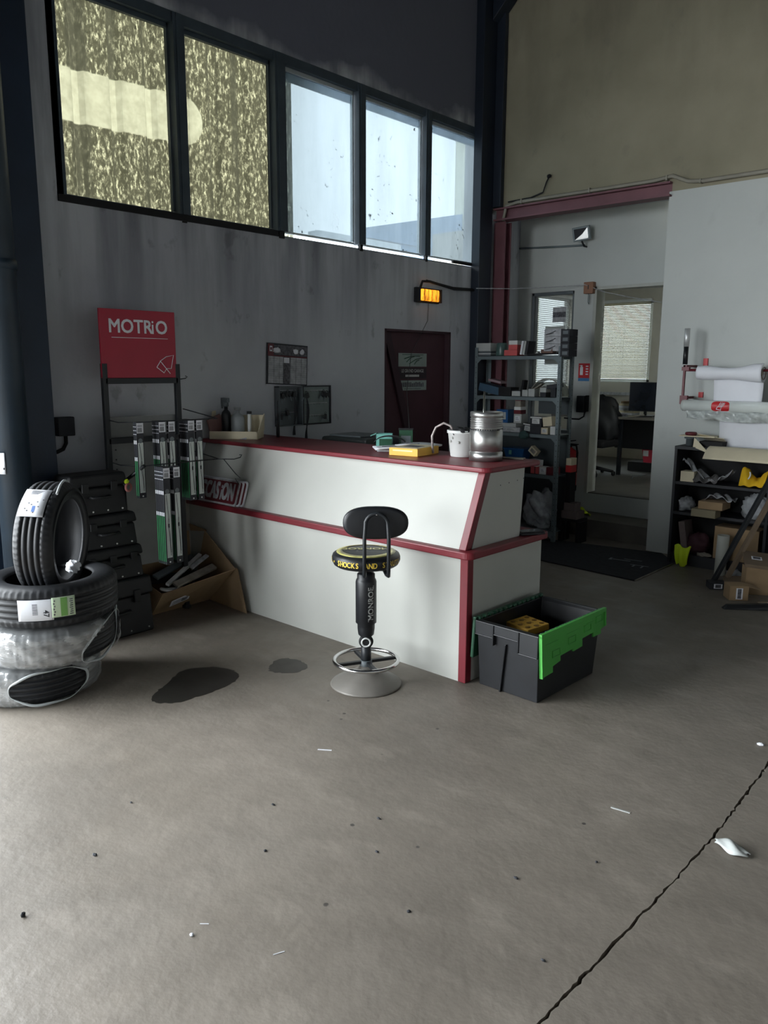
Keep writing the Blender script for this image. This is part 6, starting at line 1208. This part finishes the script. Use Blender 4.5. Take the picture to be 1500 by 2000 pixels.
looseb('flat_carton', 'flat grey brown carton with a small label tilted on the floor boxes', (-1.66, 5.98, .215), (12, 4, 24), .34, .24, .025, M_carddark, None, (-.12, -.05, -.02, .03, .025, .027))
looseb('flat_carton', 'low dark carton with a white end label beside the tube foot', (-1.97, 5.84, .0), (0, 0, 35), .12, .10, .05, M_ink, None, (-.03, .03, -.0512, -.050, .008, .042))
looseb('flat_carton', 'half open tan carton beside the pale tube foot', (-1.86, 5.92, .0), (0, 0, 15), .15, .10, .055, M_carddark, ((-.075, -.05, .055), (.075, -.05, .055), (.06, .04, .09), (-.09, .04, .075)))
m = MB(M_bag); m.blob((0, 0, .04), (.06, .05, .05), 17, .35); item('plastic_bag', 'small crumpled clear bag between the floor cartons at the right', 'bag', m, (-1.93, 6.10, 0.0))
wb_ = thing('long_blade_pack', 'black plastic wiper blade carton lying on the floor at the right edge', 'wiper blade', (-1.60, 5.48, 0), radians(38)); m = MB(M_black)
m.add([(-.20, -.035, 0), (.5, -.06, 0), (.5, .05, 0), (-.20, .02, 0), (-.17, -.02, .03), (.5, -.04, .055), (.5, .03, .055), (-.17, .01, .03)], [(3, 2, 1, 0), (4, 5, 6, 7), (0, 1, 5, 4), (1, 2, 6, 5), (2, 3, 7, 6), (3, 0, 4, 7)]); m.build('body', wb_, bevel=.006); m = MB(M_chrome); m.box(.02, .5, -.043, -.028, .05, .056, Matrix.Rotation(radians(-2), 4, 'Y')); m.build('bright_edge', wb_)

# ================================================================== FLOOR MARKS AND DEBRIS
def stain(lab, pts, mm, seed, jit=.02):
    r_ = random.Random(seed); n = len(pts); out = []
    for i in range(n):
        p0, p1, p2, p3 = (Vector(pts[(i + k - 1) % n]) for k in range(4))
        for k in range(7): t_ = k / 7; q = .5 * ((2 * p1) + (-p0 + p2) * t_ + (2 * p0 - 5 * p1 + 4 * p2 - p3) * t_ ** 2 + (-p0 + 3 * p1 - 3 * p2 + p3) * t_ ** 3); out.append((q.x + r_.uniform(-jit, jit) * .35, q.y + r_.uniform(-jit, jit) * .35))
    m = MB(mm); m.prism(out, .0006, .0012); return tag(m.build('oil_stain'), lab, 'stain', 'dark wet stains on the concrete')
stain('large dark wet stain on the concrete right of the tyre stack', [(-3.30, 1.93), (-3.38, 2.06), (-3.47, 2.22), (-3.40, 2.36), (-3.26, 2.40), (-3.17, 2.35), (-3.13, 2.22), (-3.13, 2.08), (-3.14, 1.97), (-3.22, 1.90)], mat('wet_oil', (54, 51, 47), .35, var=.35, scale=7), 1, .02)
stain('small dark stain on the concrete between the tyres and the stool', [(-3.12, 2.53), (-3.20, 2.60), (-3.22, 2.70), (-3.12, 2.74), (-3.02, 2.70), (-3.02, 2.60)], mat('faint_oil', (66, 62, 57), .45, var=.3, scale=9), 2, .02)
def debris(nm, lab, x, y, m, rz_=0): tag(m.build(nm, None, (x, y, .0), radians(rz_)), lab, 'debris')
m = MB(M_greywhite); m.sheet(lambda u, v: ((u - .5) * .11 + .004 * sin(9 * v), (v - .5) * .058 * (.35 + sin(pi * u) * .8) + .006 * sin(6 * u), .006 + .020 * sin(pi * v) * (.4 + .6 * sin(3.4 * u)) + .003 * sin(9 * u + 7 * v)), 16, 8, .003); debris('crumpled_tissue', 'crumpled white tissue on the floor right of the crack', -.745, 2.575, m, -5)
m = MB(M_greywhite); m.box(-.035, .035, -.003, .003, 0, .003); debris('pale_stick', 'short pale stick on the floor left of the crack', -1.133, 2.545, m, 10)
m = MB(M_paper); m.box(-.013, .013, -.001, .001, 0, .0015); debris('pale_stick', 'tiny white stick on the floor at the lower left', -1.755, 1.155, m, 42)
m = MB(M_paper); m.box(-.016, .016, -.001, .001, 0, .0015); debris('pale_stick', 'tiny white stick on the floor below the stool, lower middle', -1.505, 1.227, m, 66)
m = MB(M_paper); m.blob((0, 0, .003), (.006, .005, .004), 2, .2); debris('white_chip', 'tiny white chip on the floor at the lower left', -1.742, 1.103, m)
m = MB(M_ink); m.blob((0, 0, .006), (.006, .006, .007), 5, .3); debris('dark_pebble', 'tiny dark pebble on the floor near the left edge', -2.176, .811, m)
m = MB(M_paper); m.box(-.03, .03, -.003, .003, 0, .002); debris('paper_scrap', 'small white paper sliver on the floor below the stool', -2.27, 2.124, m, 35)
m = MB(M_paper); m.blob((0, 0, .003), (.014, .008, .006), 2, .3); debris('white_chip', 'small white chip on the floor at the right edge', -.919, 3.438, m)
rr = random.Random(21)
for k, (px, py) in enumerate([(-1.9, 1.5), (-2.1, 1.7), (-1.35, 1.6), (-1.2, 1.95), (-1.62, 1.75), (-1.05, 2.2), (-.95, 1.7), (-1.75, 1.9), (-2.5, 1.35), (-2.3, 1.1)]):
    m = MB(M_ink); m.blob((0, 0, .002), (rr.uniform(.004, .009), rr.uniform(.003, .006), .003), k, .3); o_ = m.build('grit_crumb', None, (px, py, 0)); tag(o_, 'tiny dark crumb of grit on the concrete floor', 'debris', 'dark crumbs on the floor')
